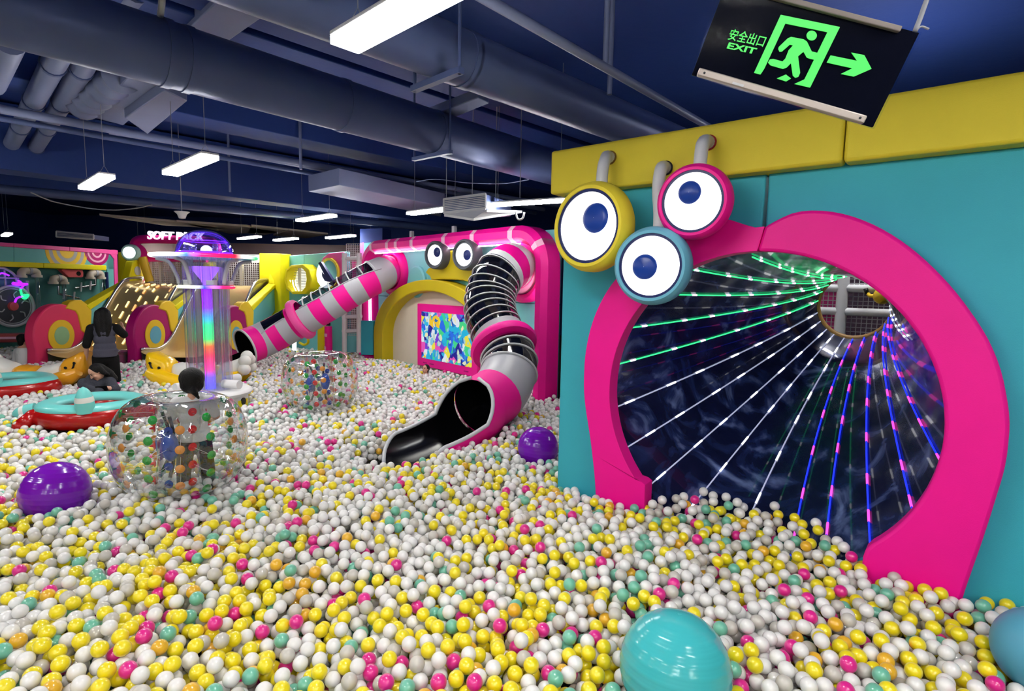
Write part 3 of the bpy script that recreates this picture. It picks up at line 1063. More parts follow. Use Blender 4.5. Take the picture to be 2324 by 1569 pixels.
# frog face with two eyes over the arch
fg = thing('frog_face', PF.px(1010, 630), 'yellow frog-like face with two round grey eyes above the screen arch', 'decoration')
k3 = lambda L_: [(820 + x / 4.614, 480 + y / 4.614) for x, y in L_]
slab(PF, k3([(668, 640), (700, 595), (780, 560), (895, 410), (985, 408), (1060, 560), (1175, 585), (1200, 548), (1230, 552), (1265, 600), (1180, 670), (1140, 745), (1060, 722), (980, 714), (800, 714), (730, 716), (715, 680)]), .2, .22).build('face', OLIVE, fg, bevel=.02)
for (ex_, ey_), R_, pp_ in ((k3([(782, 458)])[0], .30, k3([(790, 428)])[0]), (k3([(1088, 455)])[0], .31, k3([(1105, 457)])[0])):
    R_ *= .85
    c = PF.px(ex_, ey_, .38)
    n = unit(PF.n * .8 + unit(-ray(ex_, ey_)) * .2)
    er_ = MB().lathe([(0.001, -.16), (R_, -.16), (R_ * 1.02, -.1), (R_ * 1.02, .03), (R_ * .96, .06), (R_ * .88, .06), (R_ * .86, .02), (.001, .02)], c, n, 40).build('eye_rim', DGREY, fg, smooth=40)
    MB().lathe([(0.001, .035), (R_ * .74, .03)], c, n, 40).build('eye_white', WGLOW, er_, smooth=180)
    d_ = ray(*pp_)
    p0 = c + n * .038
    pc = CAM + d_ * (np.dot(p0 - CAM, n) / np.dot(d_, n))
    MB().lathe([(.001, .006), (.08, .002), (.09, -.005)], pc, n, 28).build('pupil', NAVY, er_, smooth=180)
for s, z in ((PF.sz(950, 640)[0], PF.sz(950, 640)[1]), (PF.sz(1088, 640)[0], PF.sz(1088, 640)[1])):
    MB().lathe([(.001, .06), (.3, .06), (.33, .03), (.33, -.02)], PF.at(s, z, .02), PF.n, 36).build('cheek', TEAL2, fg, smooth=40)

# ---- tube slides
RT = .36


def sweep_frames(path, mode='pt'):
    P = V3(path)
    m = len(P)
    out = []
    x = None
    for i in range(m):
        t = unit(P[min(i + 1, m - 1)] - P[max(i - 1, 0)])
        if mode == 'up' or x is None:
            x = unit(np.cross(t, ZV))
        else:
            x = unit(x - t * np.dot(x, t))
        y = np.cross(x, t)
        out.append((P[i], x, y, t))
    return out


def shell(fr, r, a0, a1, i0, i1, n=28, th=0.0):
    """part of a tube wall; angles from the top (y) clockwise"""
    mb = MB()
    full = abs(a1 - a0) > 6.28
    rs = []
    m = n if full else n + 1
    for i in range(i0, i1 + 1):
        p, x, y, t = fr[i]
        rr = r[i] if not np.isscalar(r) else r
        row = []
        for k in range(m):
            A_ = a0 + (a1 - a0) * k / n
            row.append(p + (y * math.cos(A_) + x * math.sin(A_)) * rr)
        rs.append(row)
    mb.rings(rs, full)
    return mb


def hoop(fr, i, r, w, a0=0, a1=2 * math.pi, n=36):
    p, x, y, t = fr[i]
    full = abs(a1 - a0) > 6.28
    pts = [p + (y * math.cos(a) + x * math.sin(a)) * r for a in np.linspace(a0, a1, n + 1)]
    if full:
        pts = pts[:-1]
    return MB().tube(pts, w, 8, closed=full)


def flange(tl_, s, z, r0, r1, m):
    MB().lathe([(r0, .0), (r0, .14), (r0 + .05, .18), (r1 - .05, .18), (r1, .12), (r1, 0)], PF.at(s, z, 0), PF.n, 44).build('flange', m, tl_, smooth=50)


# right slide
s_r, z_r = PF.sz(1198, 617)
ts = thing('tube_slide', aty(1120, 940, 6.6), 'spiral tube slide with black clear sections and an open chute, right of the screen', 'slide')
flange(ts, s_r, z_r, .37, .5, PINK)
pr_ = [PF.at(s_r, z_r, -.1), PF.at(s_r, z_r + .01, .3), aty(1158, 606, 8.45), aty(1128, 632, 8.2), aty(1112, 680, 8.0), aty(1117, 728, 7.75), aty(1143, 785, 7.45), aty(1157, 835, 7.15), aty(1133, 890, 6.8), aty(1085, 925, 6.45)]
NS = 120
sp = spline(pr_, NS)
fr = sweep_frames(sp)
two = 2 * math.pi
cut = lambda f: int(round(f * (NS - 1)))
segs = [(0, .165, PALEP, 'stripe'), (.165, .20, PINK, 'stripe'), (.20, .235, WHITE, 'stripe'), (.235, .275, PINK, 'stripe'), (.275, .30, LGREY, 'stripe'),
        (.30, .615, SMOKE, 'smoked_section'), (.615, .645, GREY, 'grey_band'), (.645, .70, MAG, 'stripe'), (.70, .80, SMOKE, 'smoked_section'), (.80, .905, GREY, 'grey_band'), (.905, 1.0, PINK, 'stripe')]
for a, b, m, nm in segs:
    shell(fr, RT, 0, two, cut(a), cut(b)).build(nm, m, ts, smooth=180)
BLK = mat('black_slide_bed', (9, 9, 12), .22, coat=.4)
shell(fr, RT * .93, math.pi * .55, math.pi * 1.45, cut(.29), cut(1.0)).build('slide_bed', BLK, ts, smooth=180)
shell(fr, RT * .975, 0, two, cut(.83), NS - 1).build('liner', BLK, ts, smooth=180)
for f in np.linspace(.315, .60, 9):
    hoop(fr, cut(f), RT + .008, .010).build('hoop', LGREY, ts, smooth=180)
for f in (.715, .76, .80):
    hoop(fr, cut(f), RT + .008, .014).build('hoop', LGREY, ts, smooth=180)
ic = cut(.675)
p, x, y, t = fr[ic]
MB().lathe([(RT * .98, -.07), (RT + .09, -.06), (RT + .11, 0), (RT + .09, .05), (RT * .98, .06)], p, t, 44).build('collar', PINK, ts, smooth=60)
# open chute
ch = [fr[-1][0], aty(1050, 946, 6.2), aty(1000, 972, 5.92), aty(945, 993, 5.66), aty(905, 1003, 5.48)]
cp = spline(ch, 26)
cp[:, 2] = np.maximum(cp[:, 2], .40)
cf = sweep_frames(cp, 'up')
ri, ro = [], []
for i in range(26):
    f = i / 25
    r_ = RT + .03 * math.sin(f * math.pi)
    a = math.radians(8 + 82 * min(1, f / .28) ** .6 + 8 * f + (42 * max(0, (f - .72) / .28) ** 1.5))
    ri.append((r_, a))


def chute(r_add, name, m, i0=0):
    mb = MB()
    rs = []
    for i in range(i0, 26):
        p, x, y, t = cf[i]
        r_, a = ri[i]
        rs.append([p + (y * math.cos(A_) + x * math.sin(A_)) * (r_ + r_add) for A_ in np.linspace(a, two - a, 29)])
    return mb.rings(rs, False).build(name, m, ts, smooth=180)


chute(0.0, 'chute_bed', BLK)
chute(.03, 'chute_shell', PINK)
for sgn in (0, 1):
    pts = []
    for i in range(26):
        p, x, y, t = cf[i]
        r_, a = ri[i]
        A_ = a if sgn == 0 else two - a
        pts.append(p + (y * math.cos(A_) + x * math.sin(A_)) * (r_ + .015))
    MB().tube(pts, .022, 8).build('chute_rim', LGREY, ts, smooth=180)

# left slide
s_l, z_l = PF.sz(900, 618)
ts2 = thing('tube_slide', aty(560, 812, 11.4), 'straight pink and grey striped tube slide with a clear top, left of the screen', 'slide')
flange(ts2, s_l, z_l, .37, .5, PINK)
RT2 = .35
pl_ = [PF.at(s_l, z_l, -.1), PF.at(s_l, z_l, .25), aty(866, 622, 11.55), aty(820, 645, 11.3), aty(740, 692, 11.2), aty(660, 738, 11.15), aty(598, 771, 11.0), aty(556, 788, 10.7)]
NS2 = 121
sp2 = spline(pl_, NS2)
L2 = np.concatenate([[0], np.cumsum(np.linalg.norm(np.diff(sp2, axis=0), axis=1))])
sp2 = np.stack([np.interp(np.linspace(0, L2[-1], NS2), L2, sp2[:, k]) for k in range(3)], 1)
f2 = sweep_frames(sp2, 'up')
c2 = lambda f: int(round(f * (NS2 - 1)))
ncol = 15
for k in range(ncol):
    a, b = k / ncol, (k + 1) / ncol
    m = (PINK, GREY)[k % 2]
    if .24 < (a + b) / 2 < .64 or .74 < (a + b) / 2 < .90:
        shell(f2, RT2, math.radians(62), math.radians(298), c2(a), c2(b)).build('stripe', m, ts2, smooth=180)
    else:
        shell(f2, RT2, 0, two, c2(a), c2(b)).build('stripe', m, ts2, smooth=180)
for a, b in ((.24, .64), (.74, .90)):
    shell(f2, RT2 - .004, math.radians(-64), math.radians(64), c2(a), c2(b)).build('clear_top', SMOKE if a > .5 else film('clear_tube_top', (205, 210, 218), base=.08, edge=.6), ts2, smooth=180)
    for s in (-1, 1):
        pts = [f2[i][0] + (f2[i][2] * math.cos(math.radians(62)) + f2[i][1] * math.sin(math.radians(62) * s)) * (RT2 + .004) for i in range(c2(a), c2(b) + 1)]
        MB().tube(pts, .014, 6).build('edge_strip', GREY, ts2, smooth=180)
for f in np.linspace(.26, .62, 8):
    hoop(f2, c2(f), RT2 + .004, .016, math.radians(-62), math.radians(62), 20).build('hoop', LGREY, ts2, smooth=180)
shell(f2, RT2 * .95, math.radians(100), math.radians(260), c2(.2), c2(1.0)).build('slide_bed', BLK, ts2, smooth=180)
p, x, y, t = f2[c2(.69)]
MB().lathe([(RT2 * .98, -.08), (RT2 + .07, -.07), (RT2 + .09, 0), (RT2 + .07, .06), (RT2 * .98, .07)], p, t, 44).build('collar', PINKL, ts2, smooth=60)
shell(f2, RT2 * .97, 0, two, c2(.9), NS2 - 1).build('liner', BLK, ts2, smooth=180)
hoop(f2, NS2 - 1, RT2 + .004, .02).build('mouth_rim', LGREY, ts2, smooth=180)
MB().rings([[f2[-1][0] + f2[-1][3] * d_ + (f2[-1][2] * math.cos(A_) + f2[-1][1] * math.sin(A_)) * RT2 * .9 for A_ in np.linspace(math.radians(115), math.radians(245), 14)] for d_ in (0, .12, .25)], False).build('tongue', BLK, ts2, smooth=180)
MB().rings([[f2[c2(.9)][0] + (f2[c2(.9)][2] * math.cos(A_) + f2[c2(.9)][1] * math.sin(A_)) * rr for A_ in np.linspace(0, two, 29)[:-1]] for rr in (.01, RT2 * .97)]).build('dark_inside', BLACK, ts2)

# white net frame between slide wall and right wall
nf = thing('climbing_frame', PF.at(6.2, .3, -.2), 'white padded net post standing between the slide wall and right wall', 'climbing frame')
for i, s in enumerate((6.16, 6.9)):
    for k in range(9):
        MB().tube([PF.at(s, .35 + k * .3, -.1), PF.at(s, .35 + k * .3 + .292, -.1)], .045, 12).build('post_sleeve', WHITE, nf, smooth=60)
netgrid(PF, 6.2, 7.6, .4, 3.1, .06, .008, -.12).build('net', NET, nf, kind='stuff')
MB().tube([PF.at(6.1, 3.02, -.1), PF.at(7.6, 3.02, -.1)], .05, 12).build('rail', WHITE, nf, smooth=60)

# striped pillar, low box, net frames left of the slide wall
PP = Plane(aty(832, 700, 13.1), (.95, -.3))
pil = thing('pillar', PP.px(832, 800), 'square pillar with purple and teal stripes left of the slide wall', 'pillar')
for x0_, x1_, m in ((817, 826, MAGL), (826, 842, TEAL2), (842, 851, MAGL), (851, 868, MAG)):
    slab(PP, [(x0_, 552), (x1_, 550), (x1_, 815), (x0_, 815)], .4).build('stripe', m, pil)
slab(PP, [(817, 520), (868, 518), (868, 551), (817, 552)], .4, -.01).build('upper_shaft', CEIL, pil)
lowb = thing('padded_box', PP.px(832, 806, .5), 'low teal padded box with a pink edge at the foot of the striped pillar', 'box')
slab(PP, [(819, 728), (847, 729), (847, 806), (819, 806)], .35, .5).build('front', TEAL, lowb, bevel=.01)
slab(PP, [(815, 728), (819, 728), (819, 806), (815, 804)], .35, .5).build('edge', PINK, lowb)

# teal wall with yellow window behind the left slide
mw = thing('wall_middle', PB.at(1, 0), 'teal wall with a yellow window behind the striped slide', None, kind='structure')
slab(PB, [(637, 582), (690, 578), (690, 830), (637, 830)], .2).build('panel', TEAL2, mw, bevel=.01)
slab(PB, [(690.5, 578), (745, 574), (780, 571), (782, 830), (690.5, 830)], .2).build('panel', TEAL2, mw, bevel=.01)
pq = thing('pink_corner_panel', PB.px(755, 700, .03), 'pink corner panel with a yellow ring around a round hole', 'decoration')
slab(PB, [(727, 600), (733, 585), (745, 576), (779, 572), (780, 690), (745, 660)], .04, .04).build('panel', PINKL, pq, bevel=.008)
rc_ = PB.px(748, 620, .06)
MB().lathe([(.30, -.03), (.30, .03), (.36, .03), (.36, -.03)], rc_, PB.n, 36, True).build('ring', YEL, pq, smooth=40)
MB().lathe([(.001, .005), (.3, .005)], rc_, PB.n, 36).build('disc', DTEAL, pq)
ow = thing('porthole_window', PB.px(668, 665, .1), 'yellow barrel-shaped window with a lit grille', 'window')
oc = [(660, 602), (688, 600), (701, 612), (706, 634), (703, 656), (692, 668), (664, 668), (651, 656), (645, 636), (648, 614)]
ic_ = [(661, 608), (683, 607), (693, 618), (695, 634), (692, 652), (684, 661), (662, 661), (652, 650), (648, 634), (651, 616)]
o3, i3 = [PB.px(*p, .32) for p in oc], [PB.px(*p, .32) for p in ic_]
MB().rings([[o3[k], i3[k], i3[k] - PB.n * .3, o3[k] - PB.n * .3] for k in range(10)], True, True).build('window_rim', YELB, ow, bevel=.02)
MB().prism([p - PB.n * .28 for p in i3], PB.n * .02).build('back_panel', glow('window_light', (250, 250, 235), .55), ow)
for k in range(14):
    f = (k + .5) / 14
    a = PB.px(650, 610 + 50 * f, .1)
    b_ = PB.px(694, 609 + 50 * f, .1)
    MB().tube([a, b_], .008, 5).build('grille_bar', GREY, ow)
MB().tube([PB.px(680, 609, .13), PB.px(680, 660, .13)], .04, 8).build('post', WHITE, ow)
for k in range(4):
    MB().tube(spline([PB.px(652 + k * 6, 636, .2), PB.px(654 + k * 6, 648, .2), PB.px(660 + k * 6, 660, .2)], 8), .014, 6).build('light_tube', LWB, ow)
me_ = thing('half_eye', PB.px(733, 650, .2), 'glowing half eye with a thick black slanted lid behind the striped slide', 'decoration')
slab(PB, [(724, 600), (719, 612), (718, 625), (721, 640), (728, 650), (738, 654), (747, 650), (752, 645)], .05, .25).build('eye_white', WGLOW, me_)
slab(PB, [(722, 597), (728, 594), (757, 640), (751, 648), (747, 645)], .07, .28).build('lid', NAVY, me_)
slab(PB, [(730, 617), (738, 627), (744, 640), (737, 638), (731, 628)], .06, .26).build('pupil', NAVY, me_)
yw = struct(slab(PB, [(588, 575), (637, 576), (637, 830), (590, 830)], .3, .25), 'panel_yellow', YELB, bevel=.02)
nf2 = thing('climbing_frame', PB.px(800, 800, .2), 'white net frame with a pink hanging bag between teal wall and striped pillar', 'climbing frame')
PNF = Plane(PB.px(800, 700, .2), (1, -.35))
for x_ in (782, 815):
    MB().tube([PNF.px(x_, 575), PNF.px(x_, 800)], .06, 12).build('post', WHITE, nf2, smooth=60)
for y_ in (588, 720, 752):
    MB().tube([PNF.px(778, y_), PNF.px(820, y_ - 2)], .045, 12).build('rail', WHITE, nf2, smooth=60)
s0_, s1_ = PNF.sz(785, 700)[0], PNF.sz(815, 700)[0]
netgrid(PNF, s0_, s1_, .9, 3.0, .05, .009, -.05).build('net', NET, nf2, kind='stuff')
slab(PNF, [(785, 752), (815, 752), (815, 800), (785, 800)], .05, -.05).build('low_panel', TEAL2, nf2)
slab(PNF, [(798, 592), (804, 592), (804, 650), (799, 650)], .1, -.3).build('hanging_bag', PINK, nf2)
pbg = thing('punch_bag', PB.px(746, 795, .5), 'slim pink padded post with pale bands under the striped slide', 'post')
_b = PB.px(745, 741, .5)
MB().tube([V3([_b[0], _b[1], 0]), _b], .085, 16).build('bag', PINK, pbg, smooth=60)
MB().tube([PB.px(745, 739, .5), PB.px(745, 733, .5)], .05, 12).build('cap', BLACK, pbg, smooth=60)
for y_ in (757, 786):
    MB().tube([PB.px(745, y_, .5), PB.px(745, y_ + 7, .5)], .088, 16).build('pale_band', PALEP, pbg, smooth=60)
yp = thing('yellow_post', PB.px(727, 795, .4), 'bright yellow padded post left of the slim pink post', 'post')
slab(PB, [(720, 740), (733, 740), (733, 800), (720, 800)], .15, .4).build('pad', YELB, yp, bevel=.02)
lpst = thing('light_post', PB.px(670, 795, .5), 'glowing white light post with a yellow loop below the striped slide', 'post')
MB().tube([PB.px(668, 800, .5), PB.px(668, 770, .5)], .05, 12).build('lamp', LWB, lpst, smooth=60)
MB().tube(spline([PB.px(680, 778, .5), PB.px(690, 783, .5), PB.px(699, 778, .5), PB.px(699, 768, .5)], 14), .03, 8).build('loop', YELB, lpst, smooth=180)
# ================================================================== FAR LEFT: activity wall
lw = thing('wall_activity', PL.at(1, 0), 'teal activity wall with pink border and yellow shelf board', None, kind='structure')
h = lambda L_: [(x / 5.603, 540 + y / 5.603) for x, y in L_]
sR = PL.sz(268, 700)[0]
szslab(PL, [(-3.5, 0), (-3.5, 2.84), (sR, 2.84), (sR, 0)], .1, 0).build('panel', DTEAL, lw)
for xs in ((-60, 31), (31.6, 158), (158.6, 262)):
    slab(PL, [(xs[0], 558 + xs[0] * .078), (xs[1], 558 + xs[1] * .078), (xs[1], 594 + xs[1] * .072), (xs[0], 594 + xs[0] * .072)], .05, .05).build('panel', TEAL2, lw, bevel=.008)
for xs in ((-60, 31), (31.6, 158), (158.6, 268)):
    slab(PL, [(xs[0], 550 + xs[0] * .068), (xs[1], 550 + xs[1] * .068), (xs[1], 559 + xs[1] * .07), (xs[0], 559 + xs[0] * .07)], .08, .09).build('border', PINKL, lw, bevel=.008)
slab(PL, h([(1452, 150), (1492, 155), (1508, 690), (1462, 690), (1452, 270), (1410, 215), (1360, 190), (1360, 160)]), .08, .08).build('border', PINKL, lw, bevel=.008)
slab(PL, h([(1355, 200), (1400, 215), (1450, 280), (1462, 690), (1375, 700), (1362, 340)]), .05, .05).build('panel', TEAL2, lw)
for xs in ((-60, 99), (99.6, 242)):
    slab(PL, [(xs[0], 593 + xs[0] * .04), (xs[1], 593 + xs[1] * .04), (xs[1], 605 + xs[1] * .037), (xs[0], 605 + xs[0] * .037)], .3, .3).build('shelf_board', YELB, lw, bevel=.015)


def half_rings(cx, cy, rr, mats, name, label):
    c = PL.px(cx, cy, .055)
    t = thing(name, c - ZV * rr[0], label, 'decoration')
    for k in range(len(rr)):
        r1, r0 = rr[k], rr[k + 1] if k + 1 < len(rr) else .001
        pts = [c + PL.d * (r1 * math.cos(a)) - ZV * (r1 * math.sin(a)) for a in np.linspace(0, math.pi, 25)]
        pti = [c + PL.d * (r0 * math.cos(a)) - ZV * (r0 * math.sin(a)) for a in np.linspace(0, math.pi, 25)]
        MB().rings([[pts[i], pti[i], pti[i] - PL.n * .02, pts[i] - PL.n * .02] for i in range(25)], True, False, True).build('half_ring', mats[k], t)
    return t


half_rings(152, 570, [.56, .47, .38, .28, .19], [YELO, GREY, YELO, GREY, YELO], 'half_rings', 'yellow and grey half rings on the activity wall border')
half_rings(220, 573, [.36, .28, .23, .15, .10], [MAG, PALEP, MAG, PALEP, MAG], 'half_rings', 'magenta and pale pink half rings at the activity wall corner')


def elbow(pts, lab):
    P = [PL.px(x, y, .22) for x, y in h(pts)]
    t = thing('elbow_pipe', P[-1], lab, 'pipe')
    MB().tube(spline(P, 26), .085, 14).build('pipe', CREAM, t, smooth=60)
    for p in (P[0], P[-1]):
        MB().tube([p + ZV * .03, p - ZV * .03], .11, 14).build('collar', CREAM, t, smooth=60)
    m = (P[len(P) // 2 - 1] + P[len(P) // 2]) / 2
    MB().tube([P[len(P) // 2] - PL.d * .03, P[len(P) // 2] + PL.d * .03], .098, 14).build('joint', GREY, t, smooth=60)
    MB().box(P[len(P) // 2] - PL.n * .12 + ZV * .02, (.06, .22, .06), (PL.d, PL.n, ZV)).build('bracket', GREY, t)
    a = P[-1]
    MB().tube([a, a - ZV * 1.0], .045, 12).build('clear_tube', ACRYL, t, smooth=180)
    return t


elbow([(272, 490), (275, 440), (310, 418), (368, 418), (425, 420), (462, 440), (468, 488)], 'cream elbow pipe under the yellow shelf, leftmost')
elbow([(676, 572), (680, 530), (705, 515), (740, 514), (785, 518), (808, 535), (812, 575)], 'cream elbow pipe under the yellow shelf, middle and lowest')
elbow([(1145, 510), (1148, 465), (1170, 448), (1212, 446), (1262, 448), (1282, 470), (1286, 512)], 'cream elbow pipe under the yellow shelf, rightmost')
rp_ = thing('red_plank', PL.px(*h([(920, 500)])[0], .2), 'red pointed plank with a hole under the yellow shelf', 'plank')
slab(PL, h([(778, 410), (800, 400), (1050, 408), (1062, 440), (1060, 495), (1040, 505), (880, 503), (830, 460)]), .12, .22).build('plank', mat('coral_plank', (212, 92, 96), .5), rp_, bevel=.01)
MB().lathe([(.001, .004), (.06, .004), (.06, -.02)], PL.px(*h([(1000, 455)])[0], .222), PL.n, 20).build('hole', BLACK, rp_)


def rail(pts, pegs, lab):
    P = [PL.px(x, y, .15) for x, y in h(pts)]
    t = thing('ball_rail', P[-1], lab, 'rail')
    MB().tube(P, .03, 8).build('rail', STEEL, t, smooth=60)
    for p in pegs:
        c = PL.px(*h([p])[0], .2)
        MB().tube([c - ZV * .12 - PL.d * .02, c + ZV * .12 + PL.d * .02], .02, 8).build('peg', LGREY, t)


rail([(745, 612), (742, 712), (1000, 768)], [(812, 720), (942, 745)], 'bent metal ball rail with pegs, lower one')
rail([(1212, 505), (1212, 600), (950, 640)], [(1032, 625), (1152, 605)], 'bent metal ball rail with pegs, upper one')
gw = PL.px(*h([(160, 870)])[0], .2)
gr = thing('spinning_toy', gw - ZV * .5, 'round dark play wheel with white ring and red hub on the activity wall', 'wheel')
MB().lathe([(.001, 0), (.46, 0), (.46, -.06)], gw, PL.n, 40).build('disc', DGREY, gr, smooth=40)
MB().torus(gw, PL.n, .47, .035, 44, 8).build('outer_ring', LGREY, gr, smooth=180)
MB().torus(gw, PL.n, .41, .015, 44, 8).build('inner_ring', GREY, gr, smooth=180)
MB().lathe([(.001, .06), (.1, .05), (.11, 0)], gw, PL.n, 24).build('hub', mat('coral_hub', (214, 92, 92), .5), gr, smooth=50)
for k in range(6):
    a = k * math.pi / 3 + .3
    u_ = PL.d * math.cos(a) + ZV * math.sin(a)
    v_ = PL.d * -math.sin(a) + ZV * math.cos(a)
    MB().tube(spline([gw + u_ * .2 + PL.n * .02, gw + u_ * .28 + v_ * .04 + PL.n * .02, gw + u_ * .36 - v_ * .02 + PL.n * .02], 8), .013, 6).build('curved_spoke', LGREY, gr, smooth=180)
MB().tube(spline([PL.px(x, y, .15) for x, y in h([(345, 545), (350, 690), (400, 770), (430, 860), (410, 950), (365, 1010), (372, 1115)])], 30), .035, 8).build('guide_tube', LGREY, None, smooth=180, label='bent white guide tube beside the round play wheel', cat='tube')
MB().tube(spline([PL.px(x, y, .15) for x, y in h([(-60, 385), (60, 390), (200, 500), (215, 720)])], 20), .03, 8).build('guide_tube', LGREY, None, smooth=180, label='white guide tube bending down left of the neon shape', cat='tube')
wr2 = thing('spoked_toy', PL.px(*h([(60, 560)])[0], .1), 'white spoked hub with purple light at the left picture edge', 'wheel')
hc = PL.px(*h([(62, 512)])[0], .15)
for k in range(4):
    a = k * math.pi / 2
    MB().tube([hc, hc + PL.d * (.3 * math.cos(a)) + ZV * (.18 * math.sin(a))], .02, 8).build('spoke', LGREY, wr2)
MB().tube(spline([PL.px(x, y, .2) for x, y in h([(-20, 468), (30, 450), (115, 480)])], 10), .02, 8).build('light_tube', glow('purple_led', (150, 40, 255), 1.3), wr2, smooth=180)
ne = thing('neon_figure', PL.px(*h([(280, 780)])[0], .25), 'purple and green neon squiggle beside the play wheel', 'light')
NPU, NGR = glow('neon_purple', (150, 30, 255), 1.4), glow('neon_green', (40, 255, 140), 1.0)
for pts, m in (([(165, 570), (230, 580), (350, 590), (270, 600), (170, 590), (165, 570)], NPU), ([(230, 540), (260, 570), (300, 600), (262, 650)], NPU), ([(262, 650), (270, 700), (290, 730), (360, 725), (320, 775), (265, 745)], NGR), ([(285, 745), (215, 770), (190, 820)], NPU)):
    MB().tube(spline([PL.px(x, y, .3) for x, y in h(pts)], 24), .022, 8).build('neon_tube', m, ne, smooth=180)
slab(PL, h([(275, 690), (300, 720), (360, 720), (325, 780), (285, 765)]), .02, .3).build('green_plate', NGR, ne)
slab(PL, h([(230, 560), (262, 545), (300, 585), (262, 610)]), .02, .3).build('purple_plate', NPU, ne)
MB().tube([PL.px(242, 618, .1), PL.px(245, 690, .1)], .04, 8).build('corner_strip', NAVY, None, label='dark blue corner strip under the right end of the yellow shelf', cat='strip')
bnc = thing('padded_bench', aty(20, 772, 12.2), 'red and white padded bench at the foot of the activity wall', 'bench')
PBn = Plane(aty(20, 765, 12.0), (1, .05))
slab(PBn, [(-60, 760), (62, 758), (62, 764), (-60, 766)], .4).build('upper_pad', mat('red_pad', (196, 92, 92), .5), bnc, bevel=.02)
slab(PBn, [(-60, 766), (62, 764), (62, 770), (-60, 772)], .4).build('white_pad', PALEP, bnc, bevel=.02)
slab(PBn, [(-60, 772), (62, 770), (62, 777), (-60, 779)], .4).build('lower_pad', mat('dark_red_pad', (150, 60, 64), .5), bnc, bevel=.02)
wc = aty(63, 769, 11.9)
MB().torus(wc, (0, -1, 0), .1, .018, 28, 8).build('end_wheel', LGREY, bnc, smooth=180)
for k in range(3):
    a = k * 2.1 + .4
    MB().tube([wc, wc + V3([math.cos(a), 0, math.sin(a)]) * .1], .014, 6).build('wheel_spoke', LGREY, bnc)

# ================================================================== GOLDEN DOUBLE SLIDE
PX = Plane((-9.4, 12.0), (0, 1))
pn = thing('slide_side_panel', PX.px(110, 818), 'leftmost slide side panel, with a rose wheel-shaped end', 'panel')
wcn = PX.px(138, 762)
RW = .66
wh = [wcn + V3([0, -RW * math.cos(a), RW * math.sin(a)]) for a in np.linspace(-.35, math.pi + .9, 40)]
wh = [V3([wcn[0], wcn[1] - RW, .2])] + [p for p in wh] + [V3([wcn[0], wcn[1] + .1, .2])]
MB().prism([p + V3([.01, 0, 0]) for p in wh], (.2, 0, 0)).build('wheel_pad', ROSE, pn, bevel=.03)
for r0, r1, m, nm, o in ((.19, .33, YELO, 'yellow_ring', .015), (.001, .19, mat('sage_disc', (150, 196, 150), .5), 'centre_disc', .02)):
    MB().lathe([(r0, -.01), (r0, o), (r1, o), (r1, -.01)], wcn + V3([.01, 0, 0]), (1, 0, 0), 36).build(nm, m, pn, smooth=40)
slab(PX, [(150, 700), (160, 686), (172, 681), (186, 681), (200, 692), (209, 705), (208, 735), (204, 748), (194, 757), (186, 750), (178, 715), (172, 706)], .18, .03).build('yellow_blob', YELO, pn, bevel=.02)
slab(PX, [(196, 694), (262, 656), (330, 618), (330, 626), (264, 664), (206, 704)], .22, .04).build('hand_rail', YELB, pn, bevel=.02)
slab(PX, [(293, 630), (303, 594), (309, 590), (318, 591), (328, 628), (320, 646), (301, 648), (293, 642)], .2, .05).build('rail_head', YELB, pn, bevel=.02)
cdisc = PX.px(312, 615, .055)
MB().lathe([(.001, .01), (.11, .01), (.11, -.02)], cdisc, (1, 0, 0), 28).build('pale_disc', LGREY, pn)
slab(PX, [(203, 705), (264, 664), (330, 628), (336, 640), (330, 668), (258, 735), (225, 785), (200, 800), (190, 790), (196, 757), (207, 735)], .16, .0).build('teal_side', TEAL2, pn, bevel=.02)
slab(PX, [(84, 780), (100, 790), (112, 806), (118, 830), (84, 830)], .16, .0).build('foot_pad', TEAL2, pn)
pn2 = copy_tree(pn, (1.63, .5, 0))
pn2['label'] = 'middle slide side panel, with a magenta wheel-shaped end'
pn3 = copy_tree(pn, (3.26, .75, 0))
pn3['label'] = 'rightmost slide side panel, half hidden behind the glowing tower'
for p_ in (pn2, pn3):
    for c_ in p_.children:
        if c_.name.startswith('wheel_pad'):
            c_.data = c_.data.copy()
            c_.data.materials[0] = MAG
        if c_.name.startswith('centre_disc'):
            c_.data = c_.data.copy()
            c_.data.materials[0] = BLUEV

gm, nt, N, L, b = _new('gold_steel')
tc = N.new('ShaderNodeTexCoord')
b.inputs['Metallic'].default_value = .65
b.inputs['Base Color'].default_value = (*lin((236, 208, 146)), 1)
b.inputs['Roughness'].default_value = .32
nz = N.new('ShaderNodeTexNoise')
nz.inputs['Scale'].default_value = 3.0
L.new(tc.outputs['Object'], nz.inputs['Vector'])
bp = N.new('ShaderNodeBump')
bp.inputs['Strength'].default_value = .35
bp.inputs['Distance'].default_value = .05
L.new(nz.outputs['Fac'], bp.inputs['Height'])
L.new(bp.outputs['Normal'], b.inputs['Normal'])
prof = spline([(0, 10.9, .50), (0, 11.5, .46), (0, 11.95, .68), (0, 12.5, 1.25), (0, 12.95, 1.72), (0, 13.3, 1.95), (0, 13.9, 2.0)], 40)
GLOWD = glow('slide_reflection_dash', (255, 232, 170), .9)  # glowing dashes laid on the bed as reflections of the LED lights
GLOWO = glow('slide_reflection_dash_warm', (255, 190, 120), .7)
